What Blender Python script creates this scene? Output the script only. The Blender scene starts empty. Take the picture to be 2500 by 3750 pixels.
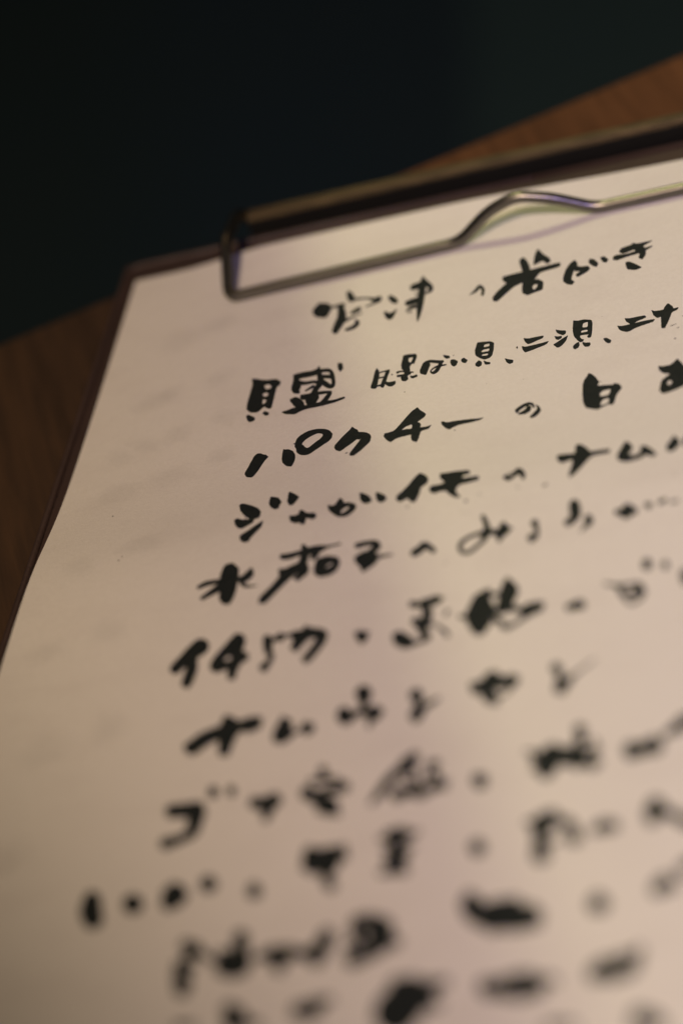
import bpy, bmesh, math, random
from mathutils import Vector, Matrix
from mathutils.geometry import tessellate_polygon
S = bpy.context.scene
C = S.collection
MM = 0.001

# ------------------------------------------------------------------ camera
cd = bpy.data.cameras.new('camera'); cam = bpy.data.objects.new('camera', cd); C.objects.link(cam)
cam.matrix_world = Matrix(((0.9393, 0.18012, 0.292, 0.24718), (0.11948, 0.62609, -0.77054, -0.58098),
                           (-0.32161, 0.75866, 0.56657, 0.34333), (0, 0, 0, 1)))
cd.sensor_fit = 'VERTICAL'; cd.sensor_height = 36; cd.sensor_width = 24
cd.lens = 98.4; cd.clip_start = 0.02; cd.clip_end = 50
cd.dof.use_dof = True; cd.dof.focus_distance = 0.629; cd.dof.aperture_fstop = 4.5; cd.dof.aperture_blades = 9
S.camera = cam

# ------------------------------------------------------------------ world, lamps, exposure
S.view_settings.view_transform = 'Standard'; S.view_settings.look = 'None'
S.view_settings.exposure = 0; S.view_settings.gamma = 1
w = bpy.data.worlds.new('World'); S.world = w; w.use_nodes = True
bg = w.node_tree.nodes['Background']; bg.inputs[0].default_value = (0.45, 0.85, 1.0, 1); bg.inputs[1].default_value = 0.008

def lamp(name, kind, loc, target, energy, color, **kw):
    d = bpy.data.lights.new(name, kind); o = bpy.data.objects.new(name, d); C.objects.link(o)
    o.location = loc
    o.rotation_euler = (Vector(target) - Vector(loc)).to_track_quat('-Z', 'Y').to_euler()
    d.energy = energy; d.color = color
    for k, v in kw.items(): setattr(d, k, v)
    return o
def edge_spot(name, loc, p0, p1, toward, width, energy, color, soft):
    """spot whose wide cone edge cuts the light off along the straight line p0-p1 on the table (half brightness on the line)"""
    loc, p0, p1 = Vector(loc), Vector(p0), Vector(p1)
    nrm = (p0 - loc).cross(p1 - loc).normalized()
    if nrm.dot(Vector(toward) - p0) < 0: nrm = -nrm
    mid = ((p0 + p1) / 2 - loc).normalized()
    mid = (mid - nrm * mid.dot(nrm)).normalized()
    half = math.radians(80); a = math.acos(math.cos(half) + width / 2)  # cone edge acts as a straight shade; none is modelled
    axis = mid * math.cos(a) + nrm * math.sin(a)
    return lamp(name, 'SPOT', loc, loc + axis, energy, color, spot_size=2 * half,
                spot_blend=width / (1 - math.cos(half)), shadow_soft_size=soft)
# unseen lamp on the reader's side, cone edge shaped to dim the left corner
edge_spot('front_lamp', (0.22, -1.15, 1.35), (0.008, -0.214, 0), (0.050, -0.261, 0), (0.2, -0.1, 0), 0.034, 72, (1.0, 0.745, 0.51), 0.05)
# second warm lamp behind the table, cone edge shaped to shadow the sheet's left
edge_spot('back_lamp', (0.02, 0.42, 0.90), (0.0475, -0.0064, 0), (0.1177, -0.2378, 0), (0.3, -0.1, 0), 0.006, 10.6, (1.0, 0.97, 0.48), 0.012)
# bluish light added from the reader's right to tint the sheet, fading left
edge_spot('cool_fill', (0.45, -0.80, 0.80), (0.036, -0.0064, 0), (0.1062, -0.2378, 0), (0.3, -0.1, 0), 0.044, 10.8, (0.36, 0.285, 1.0), 0.08)
# added dim area light above the far side, for highlights on the wire
lamp('overhead_fill', 'AREA', (0.05, 0.55, 0.95), (0.12, 0.0, 0), 0.72, (1.0, 0.64, 0.32), shape='SQUARE', size=0.8)

# ------------------------------------------------------------------ helpers
def link(name, me, mat, parent=None):
    o = bpy.data.objects.new(name, me); C.objects.link(o)
    if mat: me.materials.append(mat)
    if parent: o.parent = parent
    return o
def from_bm(name, bm, mat, parent=None, smooth=False):
    me = bpy.data.meshes.new(name); bm.to_mesh(me); bm.free()
    if smooth:
        for f in me.polygons: f.use_smooth = True
    return link(name, me, mat, parent)
def tag(o, label, cat, group=None, kind=None):
    o['label'] = label; o['category'] = cat
    if group: o['group'] = group
    if kind: o['kind'] = kind
def empty(name, loc=(0, 0, 0)):
    o = bpy.data.objects.new(name, None); C.objects.link(o); o.location = loc; o.empty_display_size = 0.02
    return o
def mat(name):
    m = bpy.data.materials.new(name); m.use_nodes = True
    nt = m.node_tree; return m, nt, nt.nodes['Principled BSDF']
def node(nt, t, **kw):
    n = nt.nodes.new(t)
    for k, v in kw.items():
        if k in n.inputs: n.inputs[k].default_value = v
        else: setattr(n, k, v)
    return n
def ramp(nt, fac, stops):
    r = nt.nodes.new('ShaderNodeValToRGB')
    while len(r.color_ramp.elements) < len(stops): r.color_ramp.elements.new(0.5)
    for e, (pos, col) in zip(r.color_ramp.elements, stops): e.position = pos; e.color = (*col, 1)
    nt.links.new(fac, r.inputs[0]); return r
def coords(nt, scale=(1, 1, 1), rot=(0, 0, 0)):
    t = nt.nodes.new('ShaderNodeTexCoord'); m = nt.nodes.new('ShaderNodeMapping')
    m.inputs['Scale'].default_value = scale; m.inputs['Rotation'].default_value = rot
    nt.links.new(t.outputs['Object'], m.inputs[0]); return m.outputs[0]
def noise(nt, vec, scale, detail=4, rough=0.55):
    n = node(nt, 'ShaderNodeTexNoise', Scale=scale, Detail=detail, Roughness=rough)
    nt.links.new(vec, n.inputs['Vector']); return n.outputs['Fac']
def bump(nt, b, height, strength, dist):
    n = node(nt, 'ShaderNodeBump', Strength=strength, Distance=dist)
    nt.links.new(height, n.inputs['Height']); nt.links.new(n.outputs[0], b.inputs['Normal'])
def sweep(path, radius, nseg=12, closed_ends=True):
    """round wire along a smooth path"""
    bm = bmesh.new(); rings = []
    up = Vector((0, 0, 1)); prev = None
    for i, p in enumerate(path):
        a = path[max(i - 1, 0)]; b = path[min(i + 1, len(path) - 1)]
        t = (b - a).normalized()
        if prev is None:
            nx = t.cross(up)
            if nx.length < 1e-3: nx = t.cross(Vector((1, 0, 0)))
        else: nx = prev - t * prev.dot(t)
        nx.normalize(); prev = nx; ny = t.cross(nx)
        rings.append([bm.verts.new(p + nx * math.cos(2 * math.pi * k / nseg) * radius + ny * math.sin(2 * math.pi * k / nseg) * radius) for k in range(nseg)])
    for r0, r1 in zip(rings, rings[1:]):
        for k in range(nseg): bm.faces.new((r0[k], r0[(k + 1) % nseg], r1[(k + 1) % nseg], r1[k]))
    bm.faces.new(rings[0][::-1]); bm.faces.new(rings[-1])
    bmesh.ops.recalc_face_normals(bm, faces=bm.faces[:])
    return bm
def rounded(points, rad, n=6):
    """polyline with its corners rounded off, then densely sampled"""
    out = [points[0]]
    for a, b, c in zip(points, points[1:], points[2:]):
        r = min(rad, (b - a).length * .45, (c - b).length * .45)
        q0 = b + (a - b).normalized() * r; q1 = b + (c - b).normalized() * r
        for k in range(n + 1):
            t = k / n; out.append(q0 * (1 - t) ** 2 + b * 2 * t * (1 - t) + q1 * t * t)
    out.append(points[-1]); return out
def prism(profile, u0, u1, bev=0.0):
    """a (y, z) profile in mm extruded from u0 to u1"""
    bm = bmesh.new()
    a = [bm.verts.new((u0 * MM, y * MM, z * MM)) for y, z in profile]
    b = [bm.verts.new((u1 * MM, y * MM, z * MM)) for y, z in profile]
    n = len(a)
    for k in range(n): bm.faces.new((a[k], a[(k + 1) % n], b[(k + 1) % n], b[k]))
    bm.faces.new(a[::-1]); bm.faces.new(b)
    bmesh.ops.recalc_face_normals(bm, faces=bm.faces[:])
    if bev: bmesh.ops.bevel(bm, geom=bm.edges[:], offset=bev * MM, segments=2, affect='EDGES', profile=0.5)
    return bm
def box(x0, x1, y0, y1, z0, z1, bev=0, seg=3):
    bm = bmesh.new(); bmesh.ops.create_cube(bm, size=1)
    bmesh.ops.scale(bm, vec=((x1 - x0) * MM, (y1 - y0) * MM, (z1 - z0) * MM), verts=bm.verts)
    bmesh.ops.translate(bm, vec=((x0 + x1) / 2 * MM, (y0 + y1) / 2 * MM, (z0 + z1) / 2 * MM), verts=bm.verts)
    if bev: bmesh.ops.bevel(bm, geom=bm.edges[:], offset=bev * MM, segments=seg, affect='EDGES', profile=0.5)
    return bm

# ------------------------------------------------------------------ materials
M_paper, nt, b = mat('washi_paper'); v = coords(nt)
n2 = noise(nt, v, 900, 6, .7)                                        # short fibres
n1 = noise(nt, coords(nt, (1, 2.2, 1), (0, 0, .12)), 42, 3, .5)      # cloudy thickness and writing showing through faintly
r = ramp(nt, n2, [(.25, (.745, .725, .695)), (.75, (.815, .797, .767))])
st = ramp(nt, n1, [(.50, (1, 1, 1)), (.72, (.90, .885, .885))])
mx = node(nt, 'ShaderNodeMix', data_type='RGBA', blend_type='MULTIPLY'); mx.inputs[0].default_value = .4
nt.links.new(r.outputs[0], mx.inputs[6]); nt.links.new(st.outputs[0], mx.inputs[7])
nt.links.new(mx.outputs[2], b.inputs['Base Color']); b.inputs['Roughness'].default_value = .75
b.inputs['Specular IOR Level'].default_value = .25
fib = noise(nt, v, 1500, 6, .7); bump(nt, b, fib, .5, .0003)

M_ink, nt, b = mat('brush_ink'); v = coords(nt)
r = ramp(nt, noise(nt, v, 900, 4), [(.35, (.012, .0165, .0175)), (.75, (.021, .025, .025))])
nt.links.new(r.outputs[0], b.inputs['Base Color']); b.inputs['Roughness'].default_value = .7
b.inputs['Specular IOR Level'].default_value = .15
M_spl, nt, b = mat('thin_ink'); b.inputs['Base Color'].default_value = (.02, .014, .016, 1); b.inputs['Roughness'].default_value = .8
b.inputs['Specular IOR Level'].default_value = .1

M_board, nt, b = mat('brown_leatherette'); v = coords(nt)
vo = node(nt, 'ShaderNodeTexVoronoi', Scale=1400.0); nt.links.new(v, vo.inputs['Vector'])
r = ramp(nt, noise(nt, v, 60, 5), [(.3, (.042, .026, .024)), (.7, (.060, .037, .033))])
nt.links.new(r.outputs[0], b.inputs['Base Color']); b.inputs['Roughness'].default_value = .5
bump(nt, b, vo.outputs['Distance'], .4, .0003)

M_metal, nt, b = mat('brushed_steel'); v = coords(nt, (1, 30, 30))
r = ramp(nt, noise(nt, v, 40, 4), [(.3, (.16, .152, .14)), (.7, (.23, .22, .20))])
nt.links.new(r.outputs[0], b.inputs['Base Color']); b.inputs['Metallic'].default_value = 1; b.inputs['Roughness'].default_value = .33
M_bar, nt, b = mat('shaded_clip_metal'); b.inputs['Base Color'].default_value = (.011, .011, .010, 1)  # clip bar's front, its dark reflection put into the colour
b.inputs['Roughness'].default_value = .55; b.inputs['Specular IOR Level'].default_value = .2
M_bar_lit, nt, b = mat('lit_clip_metal'); v = coords(nt, (4, 40, 40))  # clip bar's top, the warm light on it put into the colour
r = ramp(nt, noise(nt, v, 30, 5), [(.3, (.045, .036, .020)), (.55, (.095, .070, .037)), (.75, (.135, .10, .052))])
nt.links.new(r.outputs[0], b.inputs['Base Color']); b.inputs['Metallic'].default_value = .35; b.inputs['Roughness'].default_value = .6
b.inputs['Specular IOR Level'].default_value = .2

def wood(name, dark, mid, light, shift):
    m, nt, b = mat(name)
    v = coords(nt, (16, 1.0, 16)); nn = noise(nt, v, 20, 6, .6)          # grain runs across the table
    v2 = coords(nt, (5, 1.0, 5)); n3 = noise(nt, v2, 6, 3)
    mx = node(nt, 'ShaderNodeMix', data_type='FLOAT'); mx.inputs[0].default_value = .4
    nt.links.new(nn, mx.inputs[2]); nt.links.new(n3, mx.inputs[3])
    r = ramp(nt, mx.outputs[0], [(.32, dark), (.5, mid), (.68, light)])
    nt.links.new(r.outputs[0], b.inputs['Base Color']); b.inputs['Roughness'].default_value = .6
    b.inputs['Specular IOR Level'].default_value = .12
    bump(nt, b, nn, .3, .0004)
    return m
M_wood = wood('brown_plank_wood', (.028, .0180, .0125), (.050, .0310, .0205), (.080, .0460, .0265), 0)
M_wood_red = wood('orange_plank_wood', (.054, .0225, .0105), (.088, .0370, .0165), (.125, .0540, .0240), 1)

M_floor, nt, b = mat('dark_floor'); v = coords(nt)
r = ramp(nt, noise(nt, v, 1.3, 3), [(.35, (.024, .051, .069)), (.65, (.031, .054, .060))])
nt.links.new(r.outputs[0], b.inputs['Base Color']); b.inputs['Roughness'].default_value = .8

# ------------------------------------------------------------------ setting
bm = bmesh.new(); bmesh.ops.create_grid(bm, x_segments=8, y_segments=8, size=6)
fl = from_bm('floor', bm, M_floor); fl.location = (0, 3, -0.76); fl['kind'] = 'structure'
fl['label'] = 'dark unlit floor of the room beyond the table edge'

# ------------------------------------------------------------------ table (edge runs obliquely behind the clipboard)
e0, e1 = Vector((-39.43, -6.98)), Vector((139.88, 61.58))
ang = math.atan2((e1 - e0).y, (e1 - e0).x)
tb = empty('table', (e0.x * MM, e0.y * MM, 0)); tb.rotation_euler.z = ang
tag(tb, 'brown wooden table top lying under the clipboard, far edge against the dark', 'table')
for x0, x1, wm in ((-600, -230, M_wood_red), (-229.4, 84.7, M_wood), (85.3, 430, M_wood_red), (430.6, 800, M_wood)):
    from_bm('plank', box(x0, x1, -800, 0, -36, -5.2, 1.2), wm, tb)
for x, y in ((-560, -40), (760, -40), (-560, -760), (760, -760)):
    from_bm('leg', box(x - 25, x + 25, y - 25, y + 25, -760, -36.2, 3), M_wood, tb)

# ------------------------------------------------------------------ clipboard
cb = empty('clipboard', (0.105, -0.14, -0.005))
tag(cb, 'dark brown leatherette clipboard with a bent wire clip at its top edge', 'clipboard')
cb_o = []
cb_o.append(from_bm('board', box(-5.3, 215.5, -306, 9.8, -5.0, -0.35, 1.1, 4), M_board, None, True))
for v_ in cb_o[0].data.vertices:          # the left side runs very slightly out of square
    if v_.co.x < .05: v_.co.x += v_.co.y * .0085
# raised welt running round the rim
welt = rounded([Vector((105, 7.6, -.25)) * MM, Vector((-3.5, 7.6, -.25)) * MM, Vector((-6.1, -304, -.25)) * MM, Vector((213.6, -304, -.25)) * MM, Vector((213.6, 7.6, -.25)) * MM, Vector((105.1, 7.6, -.25)) * MM], 4 * MM)
cb_o.append(from_bm('edge_welt', sweep(welt, .9 * MM, 10), M_board, None, True))
# metal spine bar of the clip
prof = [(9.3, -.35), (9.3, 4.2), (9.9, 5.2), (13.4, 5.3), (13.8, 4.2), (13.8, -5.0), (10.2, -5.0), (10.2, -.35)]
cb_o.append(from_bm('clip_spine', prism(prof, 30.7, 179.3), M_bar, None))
lit_top = [(9.25, 4.35), (9.45, 5.05), (10.0, 5.7), (10.9, 6.15), (11.9, 6.2), (12.8, 5.8), (13.2, 5.25), (9.95, 5.25)]
cb_o.append(from_bm('clip_lit_top', prism(lit_top, 30.9, 179.1), M_bar_lit, None))  # rounded top of the same bar, given its lit colour
# wire bail: hinge, leg, long front bar with the lifted finger loop in its middle
R0 = 1.45
def V(x, y, z): return Vector((x, y, z)) * MM
zf = 0.35 + R0
pts = [V(37, 12.6, 3.0), V(30.4, 12.6, 3.4), V(29.6, 9, 8.0), V(29.4, -7, 10.0), V(29.4, -20.2, zf),
       V(88.9, -17.8, zf), V(97.5, -16.2, 7.4), V(105, -15.6, 9.6), V(113.0, -15.6, 7.0), V(122.8, -15.8, zf),
       V(180.3, -15.4, zf), V(180.3, -4.0, 10.4), V(180.3, 9, 8.0), V(179.8, 12.6, 3.4), V(173, 12.6, 3.0)]
wire = rounded(pts, 3.0 * MM, 8)
bail = from_bm('clip_wire', sweep(wire, R0 * MM, 14), M_metal, None, True)
cb_o.append(bail)
for o in cb_o:
    o.parent = cb; o.matrix_parent_inverse = Matrix.Translation(-cb.location)

# ------------------------------------------------------------------ menu sheet
LIFT = [(-400, 2.5), (-300, 3.5), (-200, 4.6), (-150, 5.0), (-134, 5.1), (-125, 4.9), (-116, 4.2), (-104, 2.5), (-90, 1.3), (-74, .8), (-56, .5), (-39, .4), (-17, .3), (0, .2), (20, .2)]
def lift0(y):
    for (a, ha), (b_, hb) in zip(LIFT, LIFT[1:]):
        if a <= y <= b_: return ha + (hb - ha) * (y - a) / (b_ - a)
    return .2
def lift(y):        # the sheet bows up from the board; smoothed
    return sum(lift0(y + d) for d in (-6, -3, 0, 3, 6)) / 5
def curl(x, y):     # the top edge springs up a little behind the wire
    if y < -15: return 0
    k = max(0, min(1, (x - 12) / 26)) * max(0, min(1, (150 - x) / 70)); k = k * k * (3 - 2 * k)
    return 2.0 * k * ((y + 15) / 15) ** 1.6
bm = bmesh.new(); ny = 148; nx = 42; rows = []
for j in range(ny + 1):
    y = -297 * j / ny
    rows.append([bm.verts.new((210 * i / nx * MM, y * MM, (lift(y) + curl(210 * i / nx, y)) * MM)) for i in range(nx + 1)])
for a, b_ in zip(rows, rows[1:]):
    for i in range(nx): bm.faces.new((a[i], b_[i], b_[i + 1], a[i + 1]))
r = bmesh.ops.extrude_face_region(bm, geom=bm.faces[:])
bmesh.ops.translate(bm, vec=(0, 0, -.12 * MM), verts=[e for e in r['geom'] if isinstance(e, bmesh.types.BMVert)])
bmesh.ops.recalc_face_normals(bm, faces=bm.faces[:])
sheet = from_bm('menu_sheet', bm, M_paper, None, True)
tag(sheet, 'cream paper menu sheet covered in black Japanese brush writing, held under the wire clip', 'paper')
try: sheet.data.set_sharp_from_angle(angle=math.radians(40))
except Exception: pass

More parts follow.
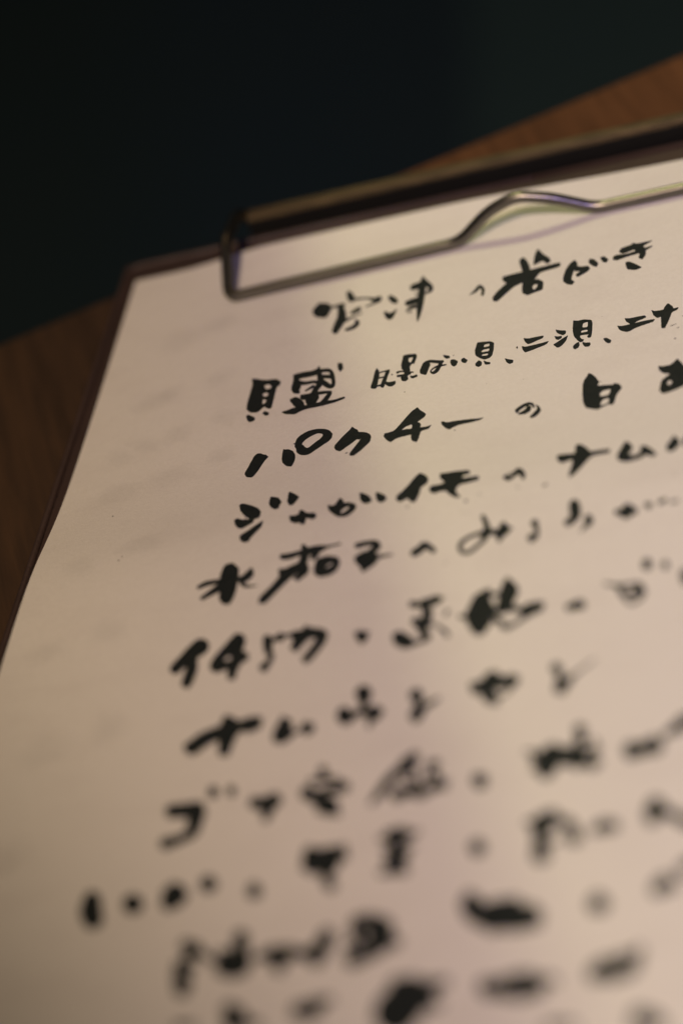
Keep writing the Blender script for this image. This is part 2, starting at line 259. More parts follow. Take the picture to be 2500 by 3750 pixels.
# ------------------------------------------------------------------ brush writing (outlines in 0.02 mm on the sheet)
INK = [
 (1, 0.3, ['S2732,-1781 2754,-1793 2777,-1808 2802,-1818 2824,-1816 2841,-1800 2851,-1774 2856,-1746 2861,-1721|2650,-1522 2662,-1502 2673,-1480 2682,-1461 2691,-1452 2703,-1455 2720,-1464 2741,-1475 2762,-1484|2637,-1664 2856,-1573', 'S3032,-1386 3036,-1410 3041,-1434 3045,-1457 3050,-1477 3056,-1495 3063,-1512 3070,-1529 3077,-1547|3085,-1357 3098,-1376 3110,-1396 3123,-1417 3134,-1438 3142,-1460 3148,-1480 3153,-1499 3158,-1517|3041,-1327 3140,-1597', 'S2831,-1649 2853,-1645 2875,-1641 2896,-1638 2917,-1639 2938,-1646 2961,-1658 2983,-1669 3003,-1675 3019,-1673 3030,-1666 3038,-1657 3046,-1650|2812,-1574 2836,-1577 2859,-1581 2883,-1583 2905,-1585 2926,-1584 2947,-1581 2965,-1578 2979,-1576 2989,-1576 2999,-1576 3009,-1577 3021,-1577|2805,-1612 3048,-1608', 'S3164,-1576 3205,-1581 3246,-1584 3285,-1590 3320,-1601 3350,-1624 3376,-1654 3403,-1685 3432,-1709 3460,-1715 3480,-1710 3495,-1701 3509,-1695|3153,-1517 3195,-1527 3237,-1537 3278,-1548 3316,-1558 3350,-1572 3380,-1588 3405,-1599 3421,-1603 3432,-1602 3443,-1599 3457,-1594 3473,-1589|3145,-1544 3513,-1634', 'S3334,-1779 3353,-1774 3371,-1769 3390,-1763 3410,-1758 3433,-1751 3457,-1743 3481,-1735 3505,-1727|3324,-1750 3341,-1741 3358,-1732 3376,-1723 3396,-1714 3418,-1706 3442,-1698 3467,-1691 3491,-1684|3323,-1767 3507,-1703', 'S2951,-1625 2956,-1661 2960,-1696 2964,-1728 2967,-1758 2970,-1789 2973,-1814 2975,-1833 2975,-1850 2973,-1877 2967,-1914 2960,-1955 2955,-1995 2951,-2029 2948,-2059 2946,-2088 2944,-2118|3019,-1622 3032,-1657 3047,-1693 3061,-1732 3073,-1772 3082,-1808 3091,-1848 3098,-1896 3099,-1948 3092,-1997 3082,-2040 3070,-2078 3060,-2109 3051,-2136 3043,-2160 3035,-2183 3027,-2206|2972,-1574 2977,-2206', 'S3162,-1867 3177,-1866 3192,-1865 3207,-1863 3221,-1858 3235,-1850 3247,-1840 3258,-1829 3270,-1818|3140,-1810 3151,-1798 3162,-1786 3172,-1774 3184,-1764 3196,-1756 3210,-1750 3223,-1744 3237,-1738|3140,-1844 3269,-1768', 'S3083,-2019 3116,-1998 3150,-1977 3182,-1956 3211,-1938 3237,-1924 3259,-1913 3281,-1903 3303,-1892|3057,-1948 3093,-1937 3131,-1926 3167,-1915 3199,-1905 3227,-1896 3251,-1888 3273,-1880 3296,-1873|3056,-1990 3303,-1880', 'S3138,-2212 3161,-2210 3185,-2208 3208,-2205 3230,-2198 3248,-2187 3263,-2173 3274,-2158 3283,-2141 3289,-2123 3291,-2098 3286,-2071 3276,-2044 3263,-2023 3249,-2010 3237,-2003 3226,-1996|3118,-2150 3140,-2142 3161,-2133 3181,-2125 3196,-2115 3207,-2103 3216,-2089 3223,-2075 3228,-2064 3229,-2059 3230,-2061 3231,-2067 3234,-2071 3236,-2068 3232,-2057 3225,-2040 3217,-2023|3115,-2184 3213,-1998']),
 (1, 0.3, ['S3604,-1699 3614,-1720 3624,-1743 3636,-1766 3648,-1787 3661,-1803 3673,-1815 3683,-1823 3693,-1831|3637,-1634 3650,-1650 3664,-1665 3676,-1678 3686,-1690 3693,-1700 3700,-1712 3708,-1725 3717,-1740|3598,-1632 3733,-1818', 'S3580,-1991 3592,-2028 3604,-2069 3623,-2114 3657,-2155 3694,-2158 3711,-2133 3718,-2105 3723,-2079 3729,-2053 3733,-2026 3737,-1998 3741,-1971|3600,-1960 3623,-1983 3645,-2006 3660,-2016 3656,-2007 3645,-2007 3651,-2013 3665,-2012 3680,-2006 3693,-1998 3705,-1986 3718,-1971 3731,-1957|3579,-1956 3738,-1959', 'S3986,-1381 3983,-1413 3979,-1444 3976,-1474 3973,-1509 3972,-1551 3972,-1601 3973,-1654 3975,-1710 3977,-1766 3979,-1822 3983,-1879 3986,-1935 3990,-1993 3995,-2052 4000,-2110 4006,-2162 4011,-2206 4017,-2245 4023,-2282 4029,-2319|4029,-1399 4039,-1436 4049,-1472 4059,-1513 4066,-1559 4069,-1609 4070,-1661 4069,-1713 4070,-1765 4071,-1818 4072,-1873 4072,-1929 4072,-1984 4070,-2039 4067,-2095 4064,-2147 4060,-2194 4055,-2232 4051,-2265 4046,-2295 4041,-2326|4005,-1361 4035,-2330', 'S3909,-1615 3915,-1606 3919,-1608 3918,-1628 3924,-1631 3944,-1628 3973,-1621 4007,-1613 4038,-1606|3866,-1578 3861,-1571 3855,-1553 3861,-1517 3876,-1497 3900,-1485 3931,-1476 3964,-1468 3996,-1459|3885,-1622 4047,-1525', 'S4001,-1495 4034,-1551 4069,-1607 4094,-1651 4102,-1663 4105,-1664 4099,-1689 4083,-1721 4069,-1755|4040,-1424 4073,-1478 4109,-1535 4144,-1597 4168,-1673 4159,-1736 4132,-1758 4104,-1766 4079,-1776|3996,-1419 4070,-1770', 'S3877,-1949 3896,-1946 3914,-1943 3932,-1940 3951,-1938 3971,-1937 3992,-1937 4014,-1937 4036,-1937|3840,-1829 3858,-1822 3875,-1815 3894,-1808 3915,-1802 3936,-1799 3958,-1796 3980,-1794 4002,-1792|3834,-1896 4051,-1863', 'S3871,-2059 3888,-2051 3905,-2043 3921,-2037 3937,-2033 3955,-2030 3975,-2028 3997,-2027 4019,-2025|3859,-2033 3870,-2013 3881,-1992 3894,-1972 3912,-1957 3934,-1950 3957,-1950 3980,-1952 4002,-1953|3860,-2051 4026,-1989', 'S3884,-2107 3899,-2104 3914,-2101 3929,-2099 3943,-2096|3878,-2088 3892,-2083 3907,-2078 3921,-2072 3935,-2067|3877,-2098 3945,-2080', 'S3936,-1717 3954,-1734 3972,-1751 3990,-1768 4008,-1784|3938,-1696 3956,-1711 3974,-1726 3993,-1740 4011,-1755|3931,-1702 4017,-1777']),
 (1, 0.3, ['S4652,-1996 4671,-1987 4689,-1979 4708,-1969 4726,-1956 4741,-1936 4754,-1913 4763,-1897 4764,-1895 4763,-1895 4770,-1906 4779,-1923 4784,-1938 4787,-1951 4787,-1973 4785,-2001 4785,-2029|4644,-1977 4658,-1957 4671,-1936 4684,-1917 4695,-1898 4705,-1877 4715,-1851 4728,-1827 4749,-1814 4776,-1832 4797,-1862 4812,-1897 4824,-1933 4828,-1970 4828,-2002 4825,-2030 4824,-2056|4645,-1989 4803,-2067']),
 (1, 0.3, ['P5208,-1457 5256,-1409 5310,-1505 5362,-1673 5355,-1773 5269,-1738 5221,-1542', 'P5424,-1289 5505,-1442 5587,-1551 5612,-1636 5570,-1681 5505,-1587 5463,-1612 5395,-1650 5394,-1439', 'P5020,-1742 5275,-1727 5512,-1712 5728,-1696 5740,-1794 5498,-1828 5463,-1885 5434,-1957 5285,-1967 5188,-2018 5095,-2134 5007,-2255 4953,-2236 4934,-2151 4980,-2047 5081,-1905 5096,-1916 5039,-1846', 'P5291,-1881 5381,-1894 5438,-1953 5475,-1954 5549,-2040 5551,-2210 5438,-2237 5370,-2264 5301,-2191 5286,-2058|5428,-2065 5477,-2068 5474,-2128 5442,-2169 5420,-2127']),
 (1, 0.3, ['P5908,-1709 5952,-1826 5905,-1967 5893,-2059 5889,-2119 5933,-2182 5905,-2237 5845,-2209 5789,-2129 5782,-2033 5803,-1883 5849,-1767', 'P5920,-1845 5999,-1892 6081,-1902 6107,-1976 6073,-2030 5958,-2104 5930,-2032 5988,-1983 5919,-1970', 'P6082,-1758 6146,-1791 6205,-1906 6181,-1972 6126,-1923 6076,-1840', 'P6212,-1781 6260,-1768 6319,-1858 6298,-1925 6247,-1890']),
 (1, 0.3, ['S6399,-1909 6407,-1910 6411,-1915 6414,-1920 6426,-1920 6450,-1914 6483,-1905 6521,-1895 6559,-1886 6598,-1881 6640,-1877 6682,-1872 6720,-1863 6753,-1847 6781,-1828 6808,-1807 6836,-1787|6373,-1841 6374,-1832 6375,-1820 6385,-1807 6403,-1800 6431,-1802 6467,-1810 6507,-1818 6546,-1820 6585,-1814 6625,-1804 6665,-1793 6702,-1784 6735,-1777 6766,-1772 6797,-1767 6829,-1761|6373,-1886 6838,-1772', 'S6470,-1790 6476,-1795 6481,-1801 6489,-1806 6504,-1806 6531,-1799 6566,-1788 6602,-1776 6631,-1766 6650,-1762 6664,-1761 6680,-1759 6702,-1750 6731,-1733 6763,-1711 6797,-1687 6830,-1664|6450,-1704 6454,-1696 6456,-1688 6460,-1681 6474,-1673 6500,-1666 6536,-1658 6574,-1651 6607,-1646 6629,-1645 6646,-1647 6660,-1649 6681,-1651 6712,-1651 6749,-1651 6788,-1651 6827,-1650|6442,-1751 6831,-1656', 'P6586,-1612 6695,-1675 6761,-1794 6767,-1927 6729,-2020 6679,-1969 6690,-1876 6630,-1791 6576,-1707', 'P6521,-1998 6569,-1993 6654,-2081 6734,-2182 6655,-2211 6551,-2156']),
 (2, 0.35, ['P2024,-2787 2215,-2893 2358,-2913 2426,-2990 2425,-3059 2392,-3089 2389,-3176 2389,-3370 2387,-3512 2359,-3518 2311,-3479 2291,-3450 2261,-3489 2216,-3544 2130,-3521 2061,-3432 2052,-3310 2055,-3087 2061,-2936|2218,-3006 2266,-2997 2311,-3035 2314,-3086 2281,-3095 2249,-3083|2234,-3170 2266,-3163 2302,-3195 2295,-3241 2261,-3242 2232,-3206|2246,-3296 2286,-3308 2297,-3336 2279,-3390 2256,-3384', 'P2077,-3568 2106,-3543 2211,-3646 2207,-3699 2154,-3720 2113,-3669', 'P2285,-3588 2302,-3538 2370,-3591 2373,-3641 2337,-3650']),
 (2, 0.35, ['S2580,-2975 2581,-3013 2582,-3051 2582,-3083 2581,-3103 2580,-3113 2579,-3133 2579,-3169 2591,-3231 2622,-3289 2648,-3311 2666,-3318 2680,-3323|2645,-2987 2660,-3026 2676,-3068 2690,-3111 2701,-3159 2704,-3206 2700,-3238 2697,-3246 2689,-3226 2676,-3205 2675,-3214 2685,-3238 2697,-3264|2603,-2936 2708,-3316', 'S2620,-3025 2643,-3023 2665,-3021 2687,-3019 2712,-3018 2743,-3018 2777,-3019 2813,-3020 2844,-3018 2868,-3014 2887,-3007 2901,-3001 2916,-2995|2581,-2895 2604,-2892 2626,-2890 2650,-2888 2678,-2887 2711,-2889 2747,-2893 2781,-2896 2808,-2896 2826,-2891 2839,-2885 2852,-2876 2867,-2868|2572,-2963 2917,-2919', 'S2864,-2849 2868,-2896 2871,-2943 2874,-2991 2881,-3038 2889,-3083 2900,-3124 2910,-3162 2920,-3200|2893,-2855 2908,-2904 2923,-2954 2937,-3001 2951,-3043 2962,-3081 2974,-3117 2985,-3153 2997,-3191|2875,-2833 2975,-3251', 'S2682,-3161 2704,-3165 2726,-3168 2749,-3172 2773,-3174 2796,-3174 2817,-3172 2838,-3172 2858,-3176 2878,-3187 2900,-3203 2924,-3221 2948,-3239|2667,-3053 2691,-3066 2714,-3080 2736,-3092 2758,-3101 2778,-3105 2800,-3106 2823,-3107 2847,-3110 2872,-3117 2896,-3126 2920,-3134 2943,-3142|2647,-3097 2971,-3205', 'S2926,-2981 2955,-2987 2984,-2991 3008,-2998 3023,-3007 3030,-3018 3036,-3036 3044,-3064 3054,-3099 3065,-3140 3077,-3188 3086,-3232 3089,-3259 3088,-3265 3085,-3265 3081,-3262 3077,-3260 3072,-3254 3060,-3239 3045,-3219 3030,-3199 3016,-3183 3002,-3167 2988,-3149 2973,-3131|2911,-2900 2939,-2906 2969,-2911 3000,-2919 3031,-2939 3059,-2974 3080,-3015 3094,-3055 3106,-3094 3118,-3142 3129,-3196 3138,-3248 3141,-3292 3137,-3328 3124,-3351 3107,-3360 3086,-3358 3063,-3346 3041,-3326 3021,-3305 3004,-3286 2988,-3266 2972,-3245 2959,-3224 2945,-3204|2900,-2937 2934,-3134', 'S2949,-3104 2981,-3118 3013,-3132 3045,-3146 3077,-3160|2940,-3025 2972,-3036 3004,-3048 3035,-3059 3067,-3070|2925,-3057 3095,-3124', 'S2906,-3171 2897,-3196 2887,-3222 2878,-3249 2869,-3277 2862,-3305 2856,-3332 2851,-3357 2846,-3384 2840,-3416 2833,-3451 2826,-3487 2819,-3522|2974,-3263 2963,-3287 2952,-3310 2943,-3332 2936,-3354 2932,-3376 2931,-3400 2930,-3427 2929,-3459 2927,-3495 2924,-3533 2922,-3573 2920,-3612|2953,-3186 2863,-3621', 'S2782,-3314 2807,-3302 2831,-3290 2855,-3277 2879,-3265|2768,-3283 2789,-3263 2810,-3243 2830,-3223 2851,-3203|2769,-3303 2877,-3225', 'S2752,-3450 2774,-3457 2796,-3465 2820,-3472 2846,-3474 2872,-3470 2897,-3461 2921,-3451 2943,-3445 2964,-3442 2985,-3441 3005,-3442 3025,-3444 3046,-3447 3068,-3452 3090,-3457 3112,-3463|2735,-3359 2756,-3361 2777,-3363 2797,-3364 2817,-3365 2840,-3365 2867,-3365 2894,-3364 2921,-3365 2945,-3366 2967,-3368 2989,-3371 3012,-3375 3034,-3381 3057,-3388 3080,-3395 3102,-3402|2722,-3400 3122,-3436', 'S3078,-3422 3069,-3441 3061,-3461 3052,-3480 3042,-3500 3032,-3522 3019,-3546 3007,-3571 2994,-3596|3124,-3480 3118,-3503 3112,-3525 3105,-3549 3097,-3574 3088,-3600 3077,-3627 3065,-3654 3054,-3680|3108,-3429 3012,-3665', 'S2909,-3427 2897,-3457 2886,-3486 2874,-3515 2862,-3544|2972,-3506 2963,-3539 2954,-3571 2944,-3604 2935,-3636|2951,-3437 2887,-3625', 'S2624,-3480 2637,-3502 2649,-3524 2656,-3541 2663,-3556 2678,-3573 2699,-3595 2721,-3616 2739,-3632 2750,-3638 2758,-3638 2767,-3640 2778,-3644|2623,-3396 2635,-3390 2648,-3383 2666,-3383 2690,-3396 2715,-3421 2740,-3452 2762,-3484 2779,-3512 2791,-3536 2799,-3557 2802,-3574 2805,-3590|2601,-3423 2811,-3646', 'S2731,-3438 2739,-3448 2748,-3460 2759,-3472 2772,-3482 2787,-3485 2803,-3486 2819,-3485 2834,-3486|2741,-3415 2749,-3428 2756,-3440 2762,-3447 2767,-3449 2774,-3444 2783,-3434 2793,-3420 2803,-3408|2728,-3416 2834,-3440', 'S2808,-3532 2816,-3549 2823,-3565 2831,-3581 2839,-3597|2856,-3494 2864,-3511 2871,-3527 2879,-3543 2887,-3559|2813,-3473 2882,-3619', 'P2526,-3636 2610,-3623 2675,-3596 2787,-3598 2914,-3592 3064,-3593 3180,-3604 3291,-3580 3308,-3622 3183,-3666 3015,-3683 2845,-3681 2781,-3701 2709,-3744 2580,-3698']),
 (2, 0.35, ['P3108,-2846 3173,-2866 3199,-2984 3174,-3055 3131,-2984']),
 (2, 0.4, ['P3624,-3121 3661,-3185 3679,-3284 3678,-3420 3675,-3553 3617,-3539 3593,-3497 3607,-3352 3609,-3197', 'S3655,-3256 3666,-3253 3677,-3250 3688,-3247 3703,-3245 3723,-3243 3746,-3242 3770,-3240 3794,-3239|3645,-3219 3657,-3219 3668,-3219 3680,-3218 3695,-3217 3715,-3215 3738,-3212 3762,-3209 3785,-3206|3642,-3239 3797,-3222', 'P3793,-3209 3801,-3269 3786,-3342 3778,-3474 3764,-3563 3736,-3557 3713,-3514 3728,-3392 3744,-3282 3745,-3225', 'S3667,-3361 3688,-3361 3710,-3361 3731,-3361 3752,-3361|3659,-3329 3681,-3329 3702,-3329 3723,-3329 3745,-3329|3656,-3345 3756,-3345', 'S3675,-3518 3694,-3519 3713,-3520 3732,-3520 3751,-3521|3666,-3486 3685,-3483 3703,-3481 3721,-3478 3740,-3475|3663,-3503 3756,-3498', 'P3757,-3422 3806,-3469 3845,-3473 3897,-3468 3903,-3538 3868,-3573 3826,-3563 3778,-3510', 'S3829,-3335 3831,-3337 3833,-3339 3835,-3342 3837,-3344|3833,-3313 3835,-3316 3837,-3318 3839,-3320 3841,-3322|3825,-3317 3846,-3340']),
 (2, 0.4, ['P3929,-2974 3989,-2972 4090,-2994 4109,-3060 4091,-3199 4059,-3191 4041,-3242 4057,-3349 4002,-3334 3943,-3261 3924,-3150 3931,-3053|4008,-3060 4049,-3053 4057,-3064 4055,-3106 4039,-3160 4009,-3114', 'S3903,-3332 3914,-3327 3923,-3320 3934,-3317 3952,-3318 3981,-3329 4018,-3346 4058,-3365 4096,-3383|3888,-3282 3899,-3282 3911,-3280 3926,-3281 3948,-3287 3979,-3299 4016,-3317 4056,-3336 4094,-3355|3884,-3310 4102,-3373', 'S3915,-3409 3938,-3412 3963,-3414 3986,-3416 4008,-3417 4026,-3415 4041,-3411 4055,-3406 4069,-3402|3905,-3359 3929,-3361 3953,-3364 3975,-3366 3995,-3366 4011,-3364 4025,-3361 4039,-3356 4053,-3352|3898,-3383 4071,-3374', 'S3984,-3254 3983,-3289 3983,-3323 3982,-3358 3982,-3392|4053,-3308 4049,-3340 4045,-3371 4041,-3403 4037,-3435|4021,-3240 4008,-3446', 'P3945,-3412 4032,-3422 4054,-3491 4021,-3528 3972,-3500', 'P4064,-3422 4100,-3443 4146,-3426 4164,-3478 4103,-3498 4074,-3472']),
 (2, 0.4, ['P4198,-3214 4238,-3185 4274,-3243 4297,-3279 4285,-3337 4276,-3411 4262,-3484 4187,-3429 4172,-3370 4186,-3275', 'S4240,-3261 4254,-3257 4266,-3252 4278,-3249 4292,-3249 4313,-3257 4339,-3270 4365,-3284 4389,-3294 4408,-3298 4423,-3298 4435,-3297 4448,-3296|4220,-3192 4233,-3190 4247,-3186 4263,-3183 4283,-3185 4308,-3193 4335,-3205 4362,-3218 4383,-3227 4399,-3233 4412,-3237 4425,-3241 4439,-3245|4216,-3231 4455,-3272', 'S4400,-3251 4396,-3272 4393,-3292 4389,-3312 4385,-3331 4380,-3351 4374,-3371 4369,-3389 4363,-3403 4358,-3414 4352,-3423 4346,-3430 4342,-3434 4338,-3436 4333,-3435 4328,-3432 4325,-3430 4324,-3430 4322,-3427 4321,-3421 4324,-3413 4331,-3403 4343,-3393 4356,-3383 4368,-3377 4378,-3373 4387,-3373 4398,-3373 4412,-3372 4429,-3370 4449,-3369 4469,-3367 4490,-3365|4445,-3296 4442,-3316 4438,-3337 4435,-3358 4430,-3380 4425,-3402 4419,-3425 4412,-3446 4403,-3465 4393,-3479 4381,-3488 4369,-3494 4356,-3496 4342,-3490 4329,-3479 4318,-3466 4309,-3451 4304,-3434 4302,-3418 4305,-3403 4310,-3391 4318,-3378 4329,-3364 4342,-3351 4355,-3341 4366,-3335 4377,-3332 4389,-3331 4403,-3331 4420,-3331 4441,-3333 4463,-3335 4484,-3338|4427,-3247 4493,-3351', 'P4425,-3136 4464,-3154 4512,-3183 4524,-3229 4483,-3237 4449,-3197', 'S4559,-3202 4561,-3203 4562,-3203 4563,-3204 4564,-3204|4558,-3184 4559,-3185 4560,-3185 4561,-3185 4562,-3186|4554,-3192 4568,-3196']),
 (2, 0.4, ['P4533,-3269 4575,-3272 4629,-3330 4618,-3405 4590,-3428 4555,-3388 4533,-3323', 'P4663,-3301 4693,-3279 4747,-3351 4730,-3401 4701,-3392 4668,-3354']),
 (2, 0.5, ['P4828,-3022 4902,-3037 4985,-3051 5038,-3101 5044,-3226 5037,-3357 5007,-3400 4947,-3410 4888,-3359 4830,-3287 4813,-3183 4822,-3086|4922,-3103 4982,-3101 4983,-3154 4917,-3150|4913,-3204 4992,-3202 4985,-3252 4894,-3245|4915,-3294 4983,-3298 4981,-3334 4909,-3324', 'P4845,-3450 4881,-3396 4924,-3450 4924,-3519 4890,-3538 4850,-3498', 'P4935,-3419 4983,-3464 5029,-3490 5025,-3530 4965,-3517']),
 (2, 0.5, ['P5191,-3465 5232,-3496 5302,-3536 5302,-3592 5262,-3608 5219,-3553']),
 (2, 0.7, ['P5388,-3129 5440,-3161 5529,-3160 5628,-3164 5626,-3214 5539,-3249 5484,-3277 5447,-3275 5404,-3203', 'P5377,-3288 5427,-3318 5515,-3316 5615,-3309 5701,-3296 5674,-3360 5550,-3403 5488,-3424 5429,-3436 5395,-3370']),
 (2, 0.7, ['P5756,-3087 5807,-3121 5890,-3158 5890,-3218 5860,-3244 5823,-3213 5784,-3171', 'P5754,-3219 5802,-3245 5844,-3245 5848,-3295 5808,-3320 5773,-3286', 'P5921,-3257 5906,-3362 5872,-3431 5833,-3473 5802,-3467 5750,-3388 5794,-3362 5853,-3308', 'P5960,-2977 6014,-3008 6090,-3005 6180,-3046 6198,-3119 6201,-3311 6196,-3398 6164,-3404 6146,-3370 6159,-3339 6160,-3332 6064,-3319 6067,-3356 6085,-3393 6114,-3411 6108,-3448 6076,-3463 6032,-3398 5987,-3304 5967,-3185|6084,-3083 6140,-3073 6142,-3178 6079,-3166|6077,-3228 6143,-3231 6147,-3269 6069,-3265', 'P5991,-3508 6025,-3454 6058,-3442 6071,-3501 6059,-3560 6019,-3581 5996,-3547', 'P6094,-3452 6132,-3485 6194,-3502 6198,-3549 6177,-3582 6134,-3568 6107,-3518']),
 (2, 0.7, ['P6336,-3473 6375,-3468 6438,-3544 6429,-3595 6397,-3592 6364,-3546']),
 (2, 0.7, ['P6566,-3152 6626,-3175 6725,-3174 6807,-3179 6824,-3226 6793,-3241 6720,-3268 6672,-3305 6636,-3290 6591,-3231', 'P6488,-3272 6544,-3301 6668,-3293 6829,-3286 6926,-3293 6909,-3346 6798,-3371 6713,-3394 6622,-3450 6548,-3404 6509,-3345']),
 (2, 0.7, ['P6872,-3095 6911,-3132 7014,-3144 7022,-3102 7061,-3024 7121,-3114 7129,-3157 7193,-3155 7176,-3205 7117,-3229 7097,-3333 7075,-3422 7047,-3525 7003,-3507 6997,-3379 6988,-3273 6974,-3284 6945,-3282 6900,-3211 6891,-3163']),
 (3, 1, ['P2353,-4396 2397,-4400 2432,-4436 2475,-4456 2515,-4515 2484,-4560 2460,-4648 2435,-4755 2405,-4841 2382,-4884 2306,-4852 2272,-4778 2274,-4726 2291,-4636 2313,-4508 2328,-4430', 'P2672,-4409 2702,-4428 2750,-4440 2806,-4496 2843,-4574 2860,-4661 2855,-4738 2842,-4818 2772,-4785 2713,-4701 2690,-4621 2676,-4499']),
 (3, 1, ['P2807,-4257 2844,-4193 2928,-4137 3018,-4128 3114,-4153 3190,-4201 3247,-4291 3253,-4376 3224,-4432 3164,-4486 3087,-4564 3029,-4622 2973,-4633 2910,-4607 2847,-4528 2838,-4464 2807,-4407 2805,-4322|2894,-4364 2923,-4311 2993,-4252 3057,-4227 3104,-4246 3132,-4275 3114,-4339 3055,-4401 2998,-4473 2975,-4489 2935,-4449 2912,-4402 2901,-4409', 'S2787,-4351 2793,-4356 2799,-4360 2805,-4365 2812,-4370|2785,-4339 2791,-4338 2796,-4337 2801,-4336 2806,-4335|2783,-4344 2817,-4355']),
 (3, 1, ['P3471,-4228 3504,-4274 3543,-4308 3568,-4367 3653,-4398 3716,-4458 3739,-4528 3738,-4613 3697,-4687 3643,-4774 3576,-4848 3531,-4832 3518,-4775 3547,-4697 3579,-4612 3614,-4519 3598,-4535 3569,-4509 3504,-4588 3446,-4645 3398,-4701 3343,-4662 3309,-4593 3310,-4535 3354,-4446 3407,-4346 3445,-4295', 'S3472,-4766 3478,-4765 3484,-4764 3490,-4762 3496,-4761|3467,-4750 3473,-4749 3479,-4747 3485,-4746 3491,-4745|3466,-4759 3496,-4752']),
 (3, 1, ['P4231,-4100 4259,-4157 4302,-4209 4352,-4275 4342,-4326 4296,-4374 4263,-4400 4304,-4439 4316,-4488 4312,-4529 4386,-4535 4444,-4516 4422,-4587 4331,-4611 4327,-4667 4320,-4758 4308,-4828 4243,-4769 4223,-4695 4222,-4640 4139,-4646 4053,-4658 4020,-4686 3990,-4719 3930,-4647 3883,-4555 3894,-4501 3927,-4505 3988,-4494 4020,-4454 4061,-4371 4112,-4262 4175,-4146 4205,-4124|4089,-4503 4139,-4450 4204,-4430 4210,-4520 4143,-4503']),
 (3, 1, ['P4549,-4495 4578,-4496 4612,-4530 4713,-4535 4877,-4555 4992,-4581 5055,-4581 5011,-4624 4888,-4633 4776,-4633 4706,-4663 4671,-4694 4625,-4655 4567,-4566']),
 (3, 0.5, ['P5402,-4558 5440,-4507 5499,-4461 5561,-4452 5610,-4489 5634,-4562 5622,-4605 5590,-4526 5555,-4510 5499,-4549 5455,-4598 5446,-4641 5419,-4614', 'P5536,-4494 5596,-4557 5591,-4642 5538,-4685 5457,-4674 5450,-4635 5499,-4608 5535,-4568', 'P5635,-4521 5682,-4575 5713,-4658 5702,-4720 5656,-4782 5612,-4796 5590,-4758 5629,-4689 5660,-4634 5663,-4609']),
 (3, 0.8, ['P6207,-4106 6253,-4145 6300,-4223 6339,-4317 6336,-4364 6327,-4396 6428,-4417 6506,-4437 6518,-4410 6574,-4446 6612,-4523 6593,-4582 6560,-4651 6540,-4831 6516,-4850 6483,-4819 6422,-4848 6367,-4894 6278,-4839 6222,-4798 6191,-4703 6166,-4527 6155,-4340 6162,-4233 6193,-4165|6364,-4577 6397,-4521 6485,-4518 6476,-4591 6461,-4631 6379,-4629|6385,-4773 6411,-4702 6472,-4690 6482,-4759 6466,-4797 6392,-4816', 'S6329,-4319 6339,-4326 6349,-4332 6358,-4338 6368,-4345|6330,-4304 6340,-4312 6350,-4320 6359,-4329 6369,-4337|6326,-4309 6371,-4342']),
 (3, 0.5, ['P6999,-4239 7038,-4265 7127,-4272 7175,-4226 7208,-4168 7252,-4253 7298,-4355 7386,-4341 7397,-4403 7329,-4432 7318,-4742 7217,-4795 7130,-4822 7078,-4826 7037,-4755 7038,-4680 7050,-4540 7120,-4472 7139,-4447 7069,-4421 7010,-4334|7114,-4617 7141,-4573 7176,-4626 7145,-4675 7121,-4653']),
 (4, 0.7, ['P2336,-5440 2363,-5414 2408,-5434 2512,-5511 2592,-5586 2646,-5681 2647,-5802 2595,-5812 2523,-5783 2432,-5670 2376,-5566', 'S2468,-5697 2470,-5719 2472,-5742 2473,-5764 2475,-5786|2479,-5704 2481,-5727 2482,-5749 2484,-5772 2485,-5794|2473,-5694 2481,-5797', 'S2523,-5748 2523,-5761 2522,-5775 2522,-5788 2522,-5802|2532,-5756 2531,-5769 2531,-5783 2531,-5796 2530,-5809|2527,-5747 2526,-5810', 'P2340,-5748 2375,-5722 2454,-5780 2592,-5803 2590,-5882 2524,-5926 2486,-5961 2438,-5950 2378,-5869', 'P2711,-5869 2710,-5995 2656,-6102 2621,-6168 2603,-6243 2551,-6247 2492,-6181 2473,-6094 2511,-6056 2563,-6014 2634,-5937', 'P2694,-5387 2747,-5409 2801,-5438 2864,-5560 2846,-5615 2851,-5675 2814,-5697 2749,-5634 2705,-5540', 'P2905,-5353 2964,-5399 3060,-5514 3044,-5579 3017,-5666 2974,-5670 2926,-5575 2913,-5453']),
 (4, 0.4, ['P3005,-5874 3068,-5896 3118,-5878 3108,-5821 3142,-5801 3191,-5868 3239,-5901 3304,-5912 3347,-5999 3314,-6054 3256,-6016 3222,-5999 3229,-6098 3193,-6118 3161,-6065 3095,-6054 3036,-5997']),
 (4, 0.4, ['P3435,-5805 3498,-5845 3529,-5821 3544,-5744 3566,-5701 3613,-5780 3626,-5827 3684,-5835 3758,-5887 3794,-5963 3773,-6040 3718,-6105 3656,-6117 3586,-6084 3505,-5982 3461,-5913|3618,-5997 3645,-5950 3686,-5925 3704,-5934 3699,-5972 3649,-6023 3627,-6035', 'P3776,-5673 3834,-5707 3913,-5793 3959,-5895 3929,-5941 3871,-5929 3814,-5845', 'P3971,-5731 4022,-5763 4089,-5830 4130,-5912 4100,-5971 4049,-5972 3999,-5883']),
 (4, 0.4, ['P4438,-5495 4513,-5570 4565,-5674 4557,-5762 4496,-5822 4500,-5927 4476,-6071 4436,-6097 4391,-6032 4376,-5988 4354,-6000 4285,-6039 4234,-5965 4234,-5886 4292,-5809 4345,-5700 4386,-5582']),
